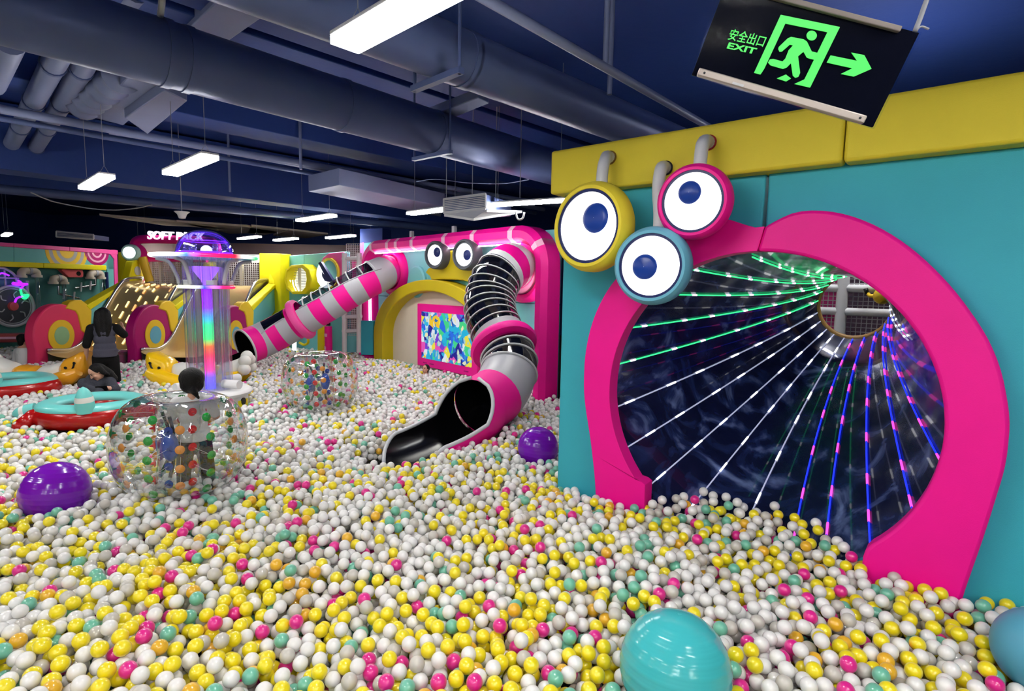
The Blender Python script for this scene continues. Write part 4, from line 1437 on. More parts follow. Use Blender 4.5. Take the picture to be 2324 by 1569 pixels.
for li, (xa, xb, dy) in enumerate(((-9.38, -7.95, .1), (-7.76, -6.35, .5))):
    t = thing('metal_slide', (xa + .7, 11 + dy, .4), ['golden metal slide lane left of the middle side panel', 'golden metal slide lane behind the glowing tower'][li], 'slide')
    xs = np.linspace(xa, xb, 15)
    rs = [[V3([x, p[1] + dy, p[2] + .10 * abs((x - (xa + xb) / 2) / .7) ** 4]) for x in xs] for p in prof]
    MB().rings(rs, False).build('slide_bed', gm, t, smooth=180)
    for x in (xa + .03, xb - .03):
        MB().tube([V3([x, p[1] + dy, p[2] + .16]) for p in prof], .035, 8).build('edge_tube', STEEL, t, smooth=180)
        MB().rings([[V3([x, p[1] + dy, p[2] + .15]), V3([x, p[1] + dy, max(.3, p[2] - .25)])] for p in prof], False).build('side_skirt', STEEL, t)
    if li == 0:
        for r_ in range(6):
            for q_ in range(9):
                i = 9 + q_ * 3 + (r_ % 2)
                if i + 2 > 38 or RND.random() < .12:
                    continue
                x = xa + .2 + r_ * .2
                a, b_ = prof[i], prof[i + 1]
                A_ = V3([x, a[1] + dy, a[2] + .014])
                B_ = V3([x, b_[1] + dy, b_[2] + .014])
                MB().tube([A_, A_ + (B_ - A_) * 1.7], .02, 6).build('reflection_dash', GLOWD if RND.random() < .65 else GLOWO, t, smooth=180)
# wall, net and sign behind the slides
gwl = thing('wall_slide', (-8, 15.1, 0), 'yellow wall behind the golden slides', None, kind='structure')
slab(PG, [(268, 572), (332, 572), (332, 830), (268, 830)], .1).build('panel', YELB, gwl, bevel=.01)
slab(PG, [(332, 572), (590, 578), (590, 596), (332, 590)], .1, -.3).build('upper_panel', LGREY, gwl)
PGN = Plane((-9, 14.3), (1, 0))
ns = thing('net_screen', PGN.px(430, 700), 'brown-white climbing net behind the golden slides', 'net')
sa, sb = PGN.sz(338, 650)[0], PGN.sz(588, 650)[0]
netgrid(PGN, sa, sb, 1.6, 2.75, .055, .012).build('net_mesh', NET, ns, kind='stuff')
for x_ in (345, 366, 393, 415, 505, 548):
    MB().tube([PGN.px(x_, 580, -.05), PGN.px(x_, 665, -.05)], .05, 10).build('post', CREAM, ns, smooth=60)
struct(MB().box((-7.5, 16.2, 1.6), (7, .1, 3.2)), 'wall_behind_net', mat('brown_wall', (98, 82, 84), .8))
pk = thing('pink_portal', PGN.px(330, 680, .1), 'pink rounded portal frame around the slide top', 'frame')
pts = [(324, 664), (324, 600), (330, 590), (345, 586), (470, 588)]
MB().tube(spline([PGN.px(x, y, .15) for x, y in pts], 24), .09, 10).build('frame_tube', PINK, pk, smooth=60)
MB().tube(spline([PGN.px(x, y, .25) for x, y in [(332, 664), (331, 606), (334, 600)]], 12), .025, 8).build('light_strip', LWB, pk, smooth=180)
sg = thing('slide_sign', PGN.px(400, 560, .3), 'glowing white letters on a pink rounded beam above the golden slides', 'sign')
MB().tube(spline([PGN.px(x, y, .3) for x, y in [(306, 575), (305, 556), (312, 546), (330, 543), (400, 544), (470, 547), (486, 552), (492, 562), (494, 580)]], 44), .105, 12).build('beam', PINK, sg, smooth=60)
quad_text('SOFT PACK', PGN.px(334, 543, .42), PGN.px(462, 547, .42), PGN.px(334, 524, .42), 'lettering', glow('sign_letters', (250, 246, 255), 1.0), sg, bold=.02, depth=.08, nrm=PGN.n)
lc = PGN.px(298, 574, .5)
hl = thing('round_lamp', lc - ZV * .2, 'round glowing headlamp with mint rim and pink collar beside the slide sign', 'light')
ln = unit(V3([.15, -1, 0]))
MB().lathe([(.001, -.12), (.15, -.1), (.21, -.03), (.21, .05), (.18, .1), (.14, .1), (.001, .09)], lc, ln, 32).build('mint_rim', mat('mint_rim', (168, 210, 200), .5), hl, smooth=50)
MB().ell(lc + ln * .085, .15, .15, .05, frame(ln)).build('lens', glow('lamp_lens', (255, 255, 255), 4.0), hl, smooth=180)
MB().lathe([(.001, -.2), (.19, -.18), (.23, -.08), (.001, -.06)], lc + V3([.1, 0, 0]), ln, 28).build('pink_collar', PINK, hl, smooth=50)
MB().tube([lc + V3([.2, .1, -.1]), lc + V3([.32, .15, -.7])], .1, 12).build('yellow_arm', YELO, hl, smooth=60)
# ================================================================== BIG THINGS IN THE BALL PIT
EXCL = []                                                     # spaces that balls keep out of


def excl_sphere(c, r):
    EXCL.append(lambda P, c=V3(c), r=r: ((P - c) ** 2).sum(1) < (r + .03) ** 2)


def excl_cyl(c, r, z0, z1):
    EXCL.append(lambda P, c=V3(c), r=r: (((P[:, :2] - c[:2]) ** 2).sum(1) < (r + .03) ** 2) & (P[:, 2] > z0) & (P[:, 2] < z1))


# ---- exercise balls
def big_ball(c, R_, m, label, name='exercise_ball', ridges=True):
    t = thing(name, V3(c) - ZV * R_, label, 'ball')
    prof = []
    n = 90
    for k in range(n + 1):
        a = -math.pi / 2 + math.pi * k / n
        g = 0.0
        if ridges and abs(math.sin(a)) < .9:
            g = .0017 * max(0, math.cos(a * 36)) ** 6
        prof.append((max(.0006, (R_ + g) * math.cos(a)), (R_ + g) * math.sin(a)))
    MB().lathe(prof, c, (.08, .1, 1), 64).build('ball', m, t, smooth=180)
    top = V3(c) + unit(V3([.08, .1, 1.0])) * R_
    MB().lathe([(.0005, .003), (.010, .002), (.012, -.004)], top, (.08, .1, 1), 12).build('valve', m, t)
    excl_sphere(c, R_)
    return t


PURP = mat('purple_rubber', (118, 22, 178), .18, coat=.3, var=.08)
TURQ = mat('turquoise_rubber', (64, 178, 186), .2, coat=.3, var=.06)
TURB = mat('pale_blue_rubber', (84, 158, 186), .4, var=.08)


def ball_at(px, pytop, R_, sink, m, label, **kw):
    """ball whose top shows at the pixel and whose middle lies sink below the pit level"""
    c = onz(px, pytop, BALLZ - sink + R_ * .985)
    c = V3([c[0], c[1], BALLZ - sink]) + V3([c[0], c[1], 0]) * (.10 * R_ / math.hypot(c[0], c[1]))
    return big_ball(c, R_, m, label, **kw)


ball_at(122, 1054, .225, -.03, PURP, 'big purple exercise ball at the left, nearest purple one')
ball_at(1222, 972, .21, .0, PURP, 'purple exercise ball half hidden by the teal wall edge')
ball_at(1537, 1409, .228, -.06, TURQ, 'big turquoise ridged exercise ball in the foreground')
ball_at(2378, 1398, .185, -.06, TURB, 'pale blue exercise ball cut off by the right picture edge', ridges=False)

# ---- clear tower with light column
tw = onz(479, 905, .50)
TX, TY = tw[0], tw[1]
tower = thing('light_tower', (TX, TY, 0), 'clear acrylic tower with rainbow light column, glowing discs and domed top', 'tower')
at_ = lambda x, y, z: V3([TX + x, TY + y, z])
MB().lathe([(.001, .0), (.46, .0), (.46, .56), (.001, .56)], at_(0, 0, 0), (0, 0, 1), 48).build('base_skirt', WHITE, tower, smooth=40)
for k in range(6):
    a0 = k * math.pi / 3 + .2
    MB().lathe([(.462, .2), (.469, .2), (.469, .50), (.462, .50)], at_(0, 0, 0), (0, 0, 1), 10, False, a0, a0 + .5).build('yellow_plate', YELB, tower)
    a = a0 + .75
    MB().tube([at_(.45 * math.cos(a), .45 * math.sin(a), .48), at_(.475 * math.cos(a), .475 * math.sin(a), .48)], .05, 16).build('port_hole', BLACK, tower)
MB().lathe([(.001, .64), (.46, .64), (.50, .63), (.52, .60), (.50, .56), (.001, .55)], at_(0, 0, 0), (0, 0, 1), 56).build('base_top', WHITE, tower, smooth=60)
for a in (-.25, 2.6, 1.2, 4.2):
    p = at_(.27 * math.cos(a), .27 * math.sin(a), .72)
    e_ = V3([math.cos(a), math.sin(a), 0])
    MB().tube([p - e_ * .05, p + e_ * .2], .06, 14).build('air_port', WHITE, tower, smooth=60)
zd, zr = 2.42, 2.02
for k in range(12):
    a = 2 * math.pi * k / 12
    MB().tube([at_(.225 * math.cos(a), .225 * math.sin(a), .62), at_(.225 * math.cos(a), .225 * math.sin(a), zd)], .052, 14, cap=False).build('acrylic_tube', ACRYL, tower, smooth=180)
MB().tube([at_(0, 0, .62), at_(0, 0, zr)], .15, 20, cap=False).build('inner_tube', ACRYL, tower, smooth=180)
cm, nt, N, L, b = _new('rainbow_column')
tc = N.new('ShaderNodeTexCoord')
sx_ = N.new('ShaderNodeSeparateXYZ')
L.new(tc.outputs['Object'], sx_.inputs[0])
mr = N.new('ShaderNodeMapRange')
mr.inputs['From Min'].default_value = .62
mr.inputs['From Max'].default_value = zr
L.new(sx_.outputs['Z'], mr.inputs['Value'])
rp = N.new('ShaderNodeValToRGB')
els = [(0, (60, 60, 255)), (.13, (110, 70, 255)), (.2, (255, 40, 160)), (.34, (255, 40, 90)), (.43, (255, 110, 40)), (.50, (60, 255, 120)), (.64, (20, 230, 150)), (.72, (60, 160, 255)), (.8, (150, 30, 255)), (1, (170, 20, 255))]
rp.color_ramp.elements[0].color = (*lin(els[0][1]), 1)
rp.color_ramp.elements[1].position = els[1][0]
rp.color_ramp.elements[1].color = (*lin(els[1][1]), 1)
for p_, c_ in els[2:]:
    e_ = rp.color_ramp.elements.new(p_)
    e_.color = (*lin(c_), 1)
L.new(mr.outputs[0], rp.inputs[0])
L.new(rp.outputs[0], b.inputs['Emission Color'])
L.new(rp.outputs[0], b.inputs['Base Color'])
b.inputs['Emission Strength'].default_value = 1.2
MB().tube([at_(0, 0, .62), at_(0, 0, zr)], .062, 20).build('light_column', cm, tower, smooth=180)


def rim_light(name, els):
    m, nt, N, L, b = _new(name)
    tc = N.new('ShaderNodeTexCoord')
    gd = N.new('ShaderNodeTexGradient')
    gd.gradient_type = 'RADIAL'
    L.new(tc.outputs['Object'], gd.inputs[0])
    rp = N.new('ShaderNodeValToRGB')
    rp.color_ramp.elements[0].color = (*lin(els[0][1]), 1)
    rp.color_ramp.elements[1].position = els[1][0]
    rp.color_ramp.elements[1].color = (*lin(els[1][1]), 1)
    for p_, c_ in els[2:]:
        e_ = rp.color_ramp.elements.new(p_)
        e_.color = (*lin(c_), 1)
    L.new(gd.outputs[0], rp.inputs[0])
    L.new(rp.outputs[0], b.inputs['Emission Color'])
    b.inputs['Emission Strength'].default_value = .9
    b.inputs['Roughness'].default_value = .2
    L.new(rp.outputs[0], b.inputs['Base Color'])
    return m


RIMU = rim_light('upper_rim_light', [(0, (240, 240, 255)), (.22, (255, 255, 250)), (.28, (60, 120, 255)), (.32, (255, 30, 120)), (.42, (255, 20, 60)), (.46, (240, 255, 245)), (.52, (60, 190, 120)), (.62, (90, 200, 150)), (.8, (80, 90, 255)), (1, (240, 240, 255))])
RIML = rim_light('lower_rim_light', [(0, (120, 150, 255)), (.10, (250, 245, 170)), (.26, (255, 250, 235)), (.32, (40, 70, 255)), (.37, (210, 120, 255)), (.42, (255, 30, 110)), (.56, (255, 20, 50)), (.7, (60, 255, 140)), (.85, (60, 120, 255)), (1, (120, 150, 255))])
for z, R_, n_ in ((zr, .34, 'lower'), (zd, .64, 'upper')):
    dsc_ = MB().lathe([(.001, z + .02), (R_ * .93, z + .02), (R_ * .96, z), (R_ * .93, z - .025), (.001, z - .025)], at_(0, 0, 0), (0, 0, 1), 64).build(n_ + '_disc', film('disc_acrylic', (205, 210, 226), base=.14, edge=.5, body=(190, 196, 214), bodyfac=.25), tower, smooth=50)
    MB().torus(at_(0, 0, z), (0, 0, 1), R_ * .965, .022 if R_ < .5 else .026, 64, 10).build(n_ + '_light_rim', RIMU if R_ > .5 else RIML, dsc_, smooth=180)
dom = [(.345 * math.sin(a) ** .9 + .001, zd + .02 + .33 * math.cos(a)) for a in np.linspace(0, math.pi / 2, 18)]
dome_ = MB().lathe(dom, at_(0, 0, 0), (0, 0, 1), 48).build('dome', film('violet_dome', (206, 200, 255), base=.1, edge=.7, power=1.6), tower, smooth=180)
MB().torus(at_(0, 0, zd + .05), (0, 0, 1), .325, .012, 48, 8).build('violet_rim', glow('violet_led', (120, 40, 255), 2.2), tower, smooth=180)
MB().torus(at_(0, 0, zd + .2), (0, 0, 1), .27, .006, 48, 8).build('violet_rim', glow('violet_led2', (120, 40, 255), 2.0), tower, smooth=180)
for x, y, m in ((-.2, -.1, ACRYL), (-.05, -.2, ACRYL), (.2, -.15, ACRYL), (.22, .05, ACRYL)):
    MB().cap(at_(x, y, zd + .04), at_(x + .02, y, zd + .14), .05, .035).build('clear_figurine', m, dome_, smooth=180)
MB().ell(at_(.12, -.18, zd + .07), .07).build('white_globe', WGLOW, dome_, smooth=180)
fun = [(.165, zr + .27), (.16, zr + .23), (.115, zr + .16), (.07, zr + .10), (.042, zr + .04), (.042, zr)]
MB().lathe(fun, at_(0, 0, 0), (0, 0, 1), 36).build('glowing_funnel', mat('violet_funnel', (176, 120, 255), .3, emit=(170, 100, 255), es=.9), tower, smooth=180)
for a in (-.35, .55, 2.5, 3.6, 1.5, 4.6):
    e_ = V3([math.cos(a), math.sin(a), 0])
    MB().tube(spline([at_(*(e_ * .31)[:2], zr + .04), at_(*(e_ * .34)[:2], zr + .16), at_(*(e_ * .42)[:2], zr + .32), at_(*(e_ * .56)[:2], zd - .04)], 18), .024, 10).build('curved_arm', GREY, tower, smooth=180)
for k in range(6):
    a = k * 1.05 + .2
    MB().box(at_(.27 * math.cos(a), .27 * math.sin(a), zr + .055), (.1, .1, .07)).build('clamp_block', GREY, tower, bevel=.01)
excl_cyl((TX, TY), .49, 0, .9)

# ---- bumper balls
DOTC = {'g': mat('green_cap', (30, 170, 60), .3, coat=.3), 'o': mat('orange_cap', (245, 160, 60), .3, coat=.3), 'b': mat('blue_cap', (24, 60, 150), .3, coat=.3), 'r': mat('red_cap', (214, 30, 30), .3, coat=.3)}
DOTME = {}


def bumper(c, label, turn, tilt, nm):
    """inflatable ring-shaped bumper ball: a clear doughnut with an open middle"""
    c = V3(c, dtype=float)
    t = thing('bumper_ball', c - ZV * .38, label, 'inflatable')
    Mt = V3(Matrix.Rotation(tilt, 3, 'Y') @ Matrix.Rotation(turn, 3, 'Z'))
    rin, rout, hh = .17, .50, .385
    rt_ = rin + .07
    prof = []
    for k in range(56):
        a = 2 * math.pi * k / 56
        ca, sa_ = math.cos(a), math.sin(a)
        if ca > 0:
            prof.append((rt_ + (rout - rt_) * ca ** .9, hh * math.copysign(abs(sa_) ** .92, sa_)))
        else:
            prof.append((rt_ + (rt_ - rin) * -abs(ca) ** .5, hh * math.copysign(abs(sa_) ** .75, sa_)))
    mb = MB().lathe(prof, (0, 0, 0), (0, 0, 1), 72, True)
    mb.v = [tuple(c + Mt @ V3(p)) for p in mb.v]
    mb.build('clear_skin', CLEAR, t, smooth=180)

    def pos(r, ang, z):
        return c + Mt @ V3([r * math.cos(ang), r * math.sin(ang), z])

    def rad_out(z):
        sn_ = (abs(z) / hh) ** (1 / .92)
        return rt_ + (rout - rt_) * max(0, 1 - sn_ * sn_) ** .45

    strings = MB()
    for k in range(14):
        ang = 2 * math.pi * k / 14
        zz = (-.29, -.145, 0, .145, .29) if k % 2 == 0 else (-.22, -.075, .075, .22)
        co = ('g', 'o')[k % 2]
        for z in zz:
            r = rad_out(z) - .006
            for rr, cc, sgn in ((r, co, 1), (rin + .01, 'r' if k % 4 == 0 else 'b', -1)):
                if sgn < 0 and (k % 2 or k % 4 == 2 and z > .2):
                    continue
                p = pos(rr, ang, z)
                ax_ = Mt @ V3([math.cos(ang) * sgn, math.sin(ang) * sgn, (z * .9 if sgn > 0 else 0)])
                ax_ = unit(ax_)
                if cc not in DOTME:
                    dmb = MB().lathe([(.0005, .0), (.030, -.004), (.034, -.010), (.012, -.016), (.006, -.04), (.0005, -.042)], (0, 0, 0), (0, 0, 1), 14)
                    o = dmb.build('cap_dot', DOTC[cc], t, smooth=60)
                    o.data.transform(Matrix.Translation(Vector(LOC[t.name])))
                    DOTME[cc] = o.data
                else:
                    o = bpy.data.objects.new('cap_dot', DOTME[cc])
                    COL.objects.link(o)
                    o.parent = t
                X, Y, Z = frame(ax_)
                Mx = Matrix(((X[0], Y[0], Z[0], 0), (X[1], Y[1], Z[1], 0), (X[2], Y[2], Z[2], 0), (0, 0, 0, 1)))
                o.matrix_local = Matrix.Translation(Vector(p - LOC[t.name])) @ Mx
            strings.tube([pos(r, ang, z), pos(rin + .01, ang, z * .95)], .0015, 4)
    strings.build('tension_strings', WHITE, t)
    PADM = mat('blue_shoulder_pad', (26, 76, 178), .35, coat=.2)
    for a, z in ((2.9, -.02), (4.4, .0)):
        p = pos(rin - .03, a + turn * 0, z)
        MB().ell(p, .06, .06, .12).build('pad', PADM, t, smooth=180)
        MB().tube(spline([pos(rin - .02, a, .25), pos(rin - .07, a, .1), pos(rin - .07, a, -.12), pos(rin - .02, a, -.25)], 14), .014, 8).build('strap', BLACK, t, smooth=180)
    EXCL.append(lambda P, c=c: ((P[:, 0] - c[0]) ** 2 + (P[:, 1] - c[1]) ** 2 < .48 ** 2) & (P[:, 2] > c[2] - .33))
    return t


zc1 = onz(411, 1004, BALLZ + .32)
zc2 = onz(727, 864, BALLZ + .32)
bumper(zc1, 'nearer clear bumper ball with coloured caps, a child standing inside', .3, .04, 'a')
bumper(zc2, 'farther clear bumper ball with coloured caps, empty, near the screen', 1.1, -.05, 'b')

# ---- inflatable boats
RED = mat('red_inflatable', (176, 16, 16), .25, coat=.35)
AQUA = mat('aqua_inflatable', (112, 206, 202), .35, coat=.2)
WHI = mat('white_inflatable', (228, 228, 222), .35, coat=.2)


def boat(c, ang, label):
    c = V3(c, dtype=float)
    ca, sa_ = math.cos(ang), math.sin(ang)
    X, Y = V3([ca, sa_, 0]), V3([-sa_, ca, 0])
    t = thing('inflatable_boat', c, label, 'inflatable')
    P = lambda x, y, z: c + X * x + Y * y + ZV * z
    A_, B_ = .57, .54
    path = lambda f, z, n=64: [P(A_ * f(a)[0], B_ * f(a)[1], z) for a in np.linspace(0, 2 * math.pi, n + 1)[:-1]]
    sh = lambda a: (math.cos(a) * (1 + .16 * max(0, math.cos(a)) ** 4), math.sin(a) * (1 - .25 * max(0, math.cos(a)) ** 3))
    MB().tube(path(lambda a: (sh(a)[0] * .84, sh(a)[1] * .80), .12), .135, 14, closed=True).build('hull_tube', RED, t, smooth=180)
    mbt = MB().tube(path(lambda a: (sh(a)[0] * .80, sh(a)[1] * .78), .21), .115, 14, closed=True)
    zt_ = c[2] + .21
    mbt.v = [(p[0], p[1], zt_ + (p[2] - zt_) * .62) for p in mbt.v]
    mbt.build('top_tube', AQUA, t, smooth=180)
    MB().prism([P(A_ * .7 * sh(a)[0], B_ * .62 * sh(a)[1], .12) for a in np.linspace(0, 2 * math.pi, 33)[:-1]], ZV * .03).build('boat_floor', RED, t)

    def fin(p0, p1, r):
        d = p1 - p0
        for nm, a, b, m in (('fin_base', 0, .42, AQUA), ('fin_stripe', .42, .62, WHI), ('fin_tip', .62, 1.0, AQUA)):
            pts, rr = [], []
            for k in range(7):
                f = a + (b - a) * k / 6
                pts.append(p0 + d * f)
                rr.append(r * max(.06, math.cos(max(0, f - .35) / .65 * math.pi / 2) ** .55))
            MB().tube(pts, rr, 16).build(nm, m, t, smooth=60)

    fin(P(.17, -.44, .20), P(.17, -.46, .50), .095)
    fin(P(-.58, -.10, .16), P(-.80, -.16, .12), .085)
    MB().cap(P(-.44, -.34, .12), P(-.52, -.46, .05), .10, .07).build('red_fin', RED, t, smooth=180)
    MB().cap(P(-.50, .25, .12), P(-.60, .36, .05), .10, .07).build('red_fin', RED, t, smooth=180)
    EXCL.append(lambda Q, c=c, X=X, Y=Y: (((Q - c) @ X) / .60) ** 2 + (((Q - c) @ Y) / .55) ** 2 < 1.0)
    return t


bo1 = onz(213, 918, .58)
boat(V3([bo1[0], bo1[1], .38]), .12, 'red and aqua inflatable boat with the woman leaning on it')
bo2 = onz(20, 866, .58)
boat(V3([bo2[0], bo2[1], .38]), .05, 'red and aqua inflatable boat cut off by the left picture edge')

# ---- inflatable rockers with a smile
AMB = mat('amber_inflatable', (240, 168, 40), .25, coat=.35)
SUN = mat('sun_yellow_inflatable', (250, 200, 20), .25, coat=.35)


def rocker(c, ang, label, m, side=-1):
    c = V3(c, dtype=float)
    ca, sa_ = math.cos(ang), math.sin(ang)
    X, Y = V3([ca, sa_, 0]), V3([-sa_, ca, 0])
    t = thing('inflatable_rocker', c, label, 'inflatable')
    P = lambda x, y, z: c + (X * x + Y * y + ZV * z) * .84
    bend = lambda x: .14 + .28 * (abs(x) / .9) ** 1.8
    for s in (-1, 1):
        MB().tube(spline([P(x, s * .26, bend(x)) for x in np.linspace(-.78, .92, 12)], 30), [.135 * min(1, .55 + .45 * min(i, 29 - i) / 3) for i in range(30)], 16).build('side_tube', m, t, smooth=60)

    def seg(x0, x1, r, mm, nm):
        xs = np.linspace(x0, x1, 10)
        mb = MB()
        rs = []
        for i, x in enumerate(xs):
            k = min(1, .72 + .28 * min(i, 9 - i) / 2)
            z = bend(x) + .14
            rs.append([P(x, r * k * 1.1 * math.copysign(abs(math.cos(a)) ** .7, math.cos(a)), z + r * k * math.copysign(abs(math.sin(a)) ** .7, math.sin(a))) for a in np.linspace(0, 2 * math.pi, 21)[:-1]])
        return mb.rings(rs, True, False, True).build(nm, mm, t, smooth=70)
    hd_ = seg(.52, .98, .25, m, 'head')
    seg(.06, .54, .22, WHI, 'white_body')
    seg(-.34, .08, .22, m, 'coloured_band')
    seg(-.78, -.32, .21, WHI, 'white_tail')
    for y, z in ((-.13, .62), (.13, .62), (-.18, .46), (.18, .46), (0, .7)):
        MB().ell(P(-.84, y, z), .1).build('paw_knob', WHI, t, smooth=180)
    r = .25 * 1.1
    sm_ = [P(x, side * (r * 1.005 + .004), bend(x) + .14 + dz) for x, dz in ((.70, .05), (.735, -.03), (.79, -.045), (.84, -.005), (.86, .06))]
    MB().tube(spline(sm_, 14), .014, 8).build('smile', BLACK, hd_, smooth=180)
    for p in (sm_[0], sm_[-1]):
        MB().ell(p, .026, .012, .022).build('smile_end', BLACK, hd_, smooth=180)
    EXCL.append(lambda Q, c=c, X=X, Y=Y: (np.abs((Q - c) @ X) < .72) & (np.abs((Q - c) @ Y) < .31) & (Q[:, 2] > .30))
    return t


r1 = onz(84, 838, .62)
rocker(V3([r1[0], r1[1], .25]), .10, 'amber and white inflatable rocker at the left, smiling head to the right', AMB)
r2 = onz(462, 838, .62)
rocker(V3([r2[0], r2[1], .25]), math.pi + .12, 'yellow and white inflatable rocker behind the glowing tower, head to the left', SUN, 1)
# ================================================================== PEOPLE
GTEE = mat('charcoal_grey_cotton', (74, 74, 88), .9, bump=.2, bs=60)
BTEE = mat('black_cotton', (9, 9, 11), .9, bump=.2, bs=60)
WTEE = mat('white_cotton', (216, 216, 218), .9, bump=.3, bs=30)
JEAN = mat('dark_denim', (15, 16, 24), .85, bump=.2, bs=90)
LIP = mat('lips', (150, 70, 66), .5)


def hand(mb, w, d, pn, k=1.0, curl=.5, thumb=1):
    """palm and five bent fingers from wrist w along d; pn is the palm's normal"""
    d = unit(V3(d, dtype=float))
    pn = unit(V3(pn, dtype=float) - d * np.dot(pn, d))
    s = np.cross(d, pn) * thumb
    w = V3(w, dtype=float)
    pc = w + d * .045 * k
    mb.ell(pc, .040 * k, .016 * k, .050 * k, (s, pn, d), 12, 8)
    for i, (o, l) in enumerate(((.027, .068), (.009, .078), (-.009, .072), (-.026, .056))):
        p = w + d * .085 * k + s * (o * k)
        a = .15
        pts = [p - d * .02 * k]
        q_ = p
        for sg in (.45, .33, .22):
            pts.append(q_)
            q_ = q_ + (d * math.cos(a) + pn * math.sin(a)) * (l * sg * k)
            a += curl
        pts.append(q_)
        mb.limb(pts, [.0095 * k, .0092 * k, .0085 * k, .008 * k, .007 * k])
    p = w + d * .025 * k + s * (.034 * k)
    mb.limb([p, p + (d * .6 + s * .75 + pn * .25) * (.034 * k), p + (d * 1.3 + s * .95 + pn * .7) * (.040 * k)], [.013 * k, .0105 * k, .0085 * k])


def head(mb, c, fwd, up, k=1.0):
    """skull, jaw, nose, ears; returns the axes"""
    f = unit(V3(fwd, dtype=float))
    u = unit(V3(up, dtype=float) - f * np.dot(up, f))
    s = np.cross(f, u)
    ax = (s, f, u)
    c = V3(c, dtype=float)
    mb.ell(c + u * .025 * k, .075 * k, .092 * k, .085 * k, ax, 18, 12)
    mb.ell(c + f * .022 * k - u * .045 * k, .056 * k, .064 * k, .062 * k, ax, 16, 10)
    mb.ell(c + f * .062 * k - u * .088 * k, .022 * k, .018 * k, .016 * k, ax, 10, 8)
    mb.limb([c + f * .088 * k + u * .006 * k, c + f * .104 * k - u * .028 * k], [.010 * k, .013 * k])
    for e in (-1, 1):
        mb.ell(c + s * (e * .076 * k) - u * .008 * k - f * .005 * k, .010 * k, .018 * k, .028 * k, ax, 8, 8)
        mb.ell(c + s * (e * .034 * k) + f * .066 * k - u * .032 * k, .022 * k, .02 * k, .022 * k, ax, 8, 8)
    return ax


def face(t, c, ax, k=1.0):
    s, f, u = ax
    for e in (-1, 1):
        MB().ell(c + s * (e * .031 * k) + f * (.086 * k) + u * .004 * k, .014 * k, .006 * k, .0065 * k, ax, 10, 8).build('eye', BLACK, t, smooth=180)
        MB().limb([c + s * (e * .017 * k) + f * (.092 * k) + u * .023 * k, c + s * (e * .046 * k) + f * (.080 * k) + u * .024 * k], [.004 * k, .003 * k]).build('eyebrow', HAIR, t, smooth=180)
    MB().ell(c + f * .083 * k - u * .062 * k, .021 * k, .008 * k, .007 * k, ax, 12, 8).build('mouth', LIP, t, smooth=180)


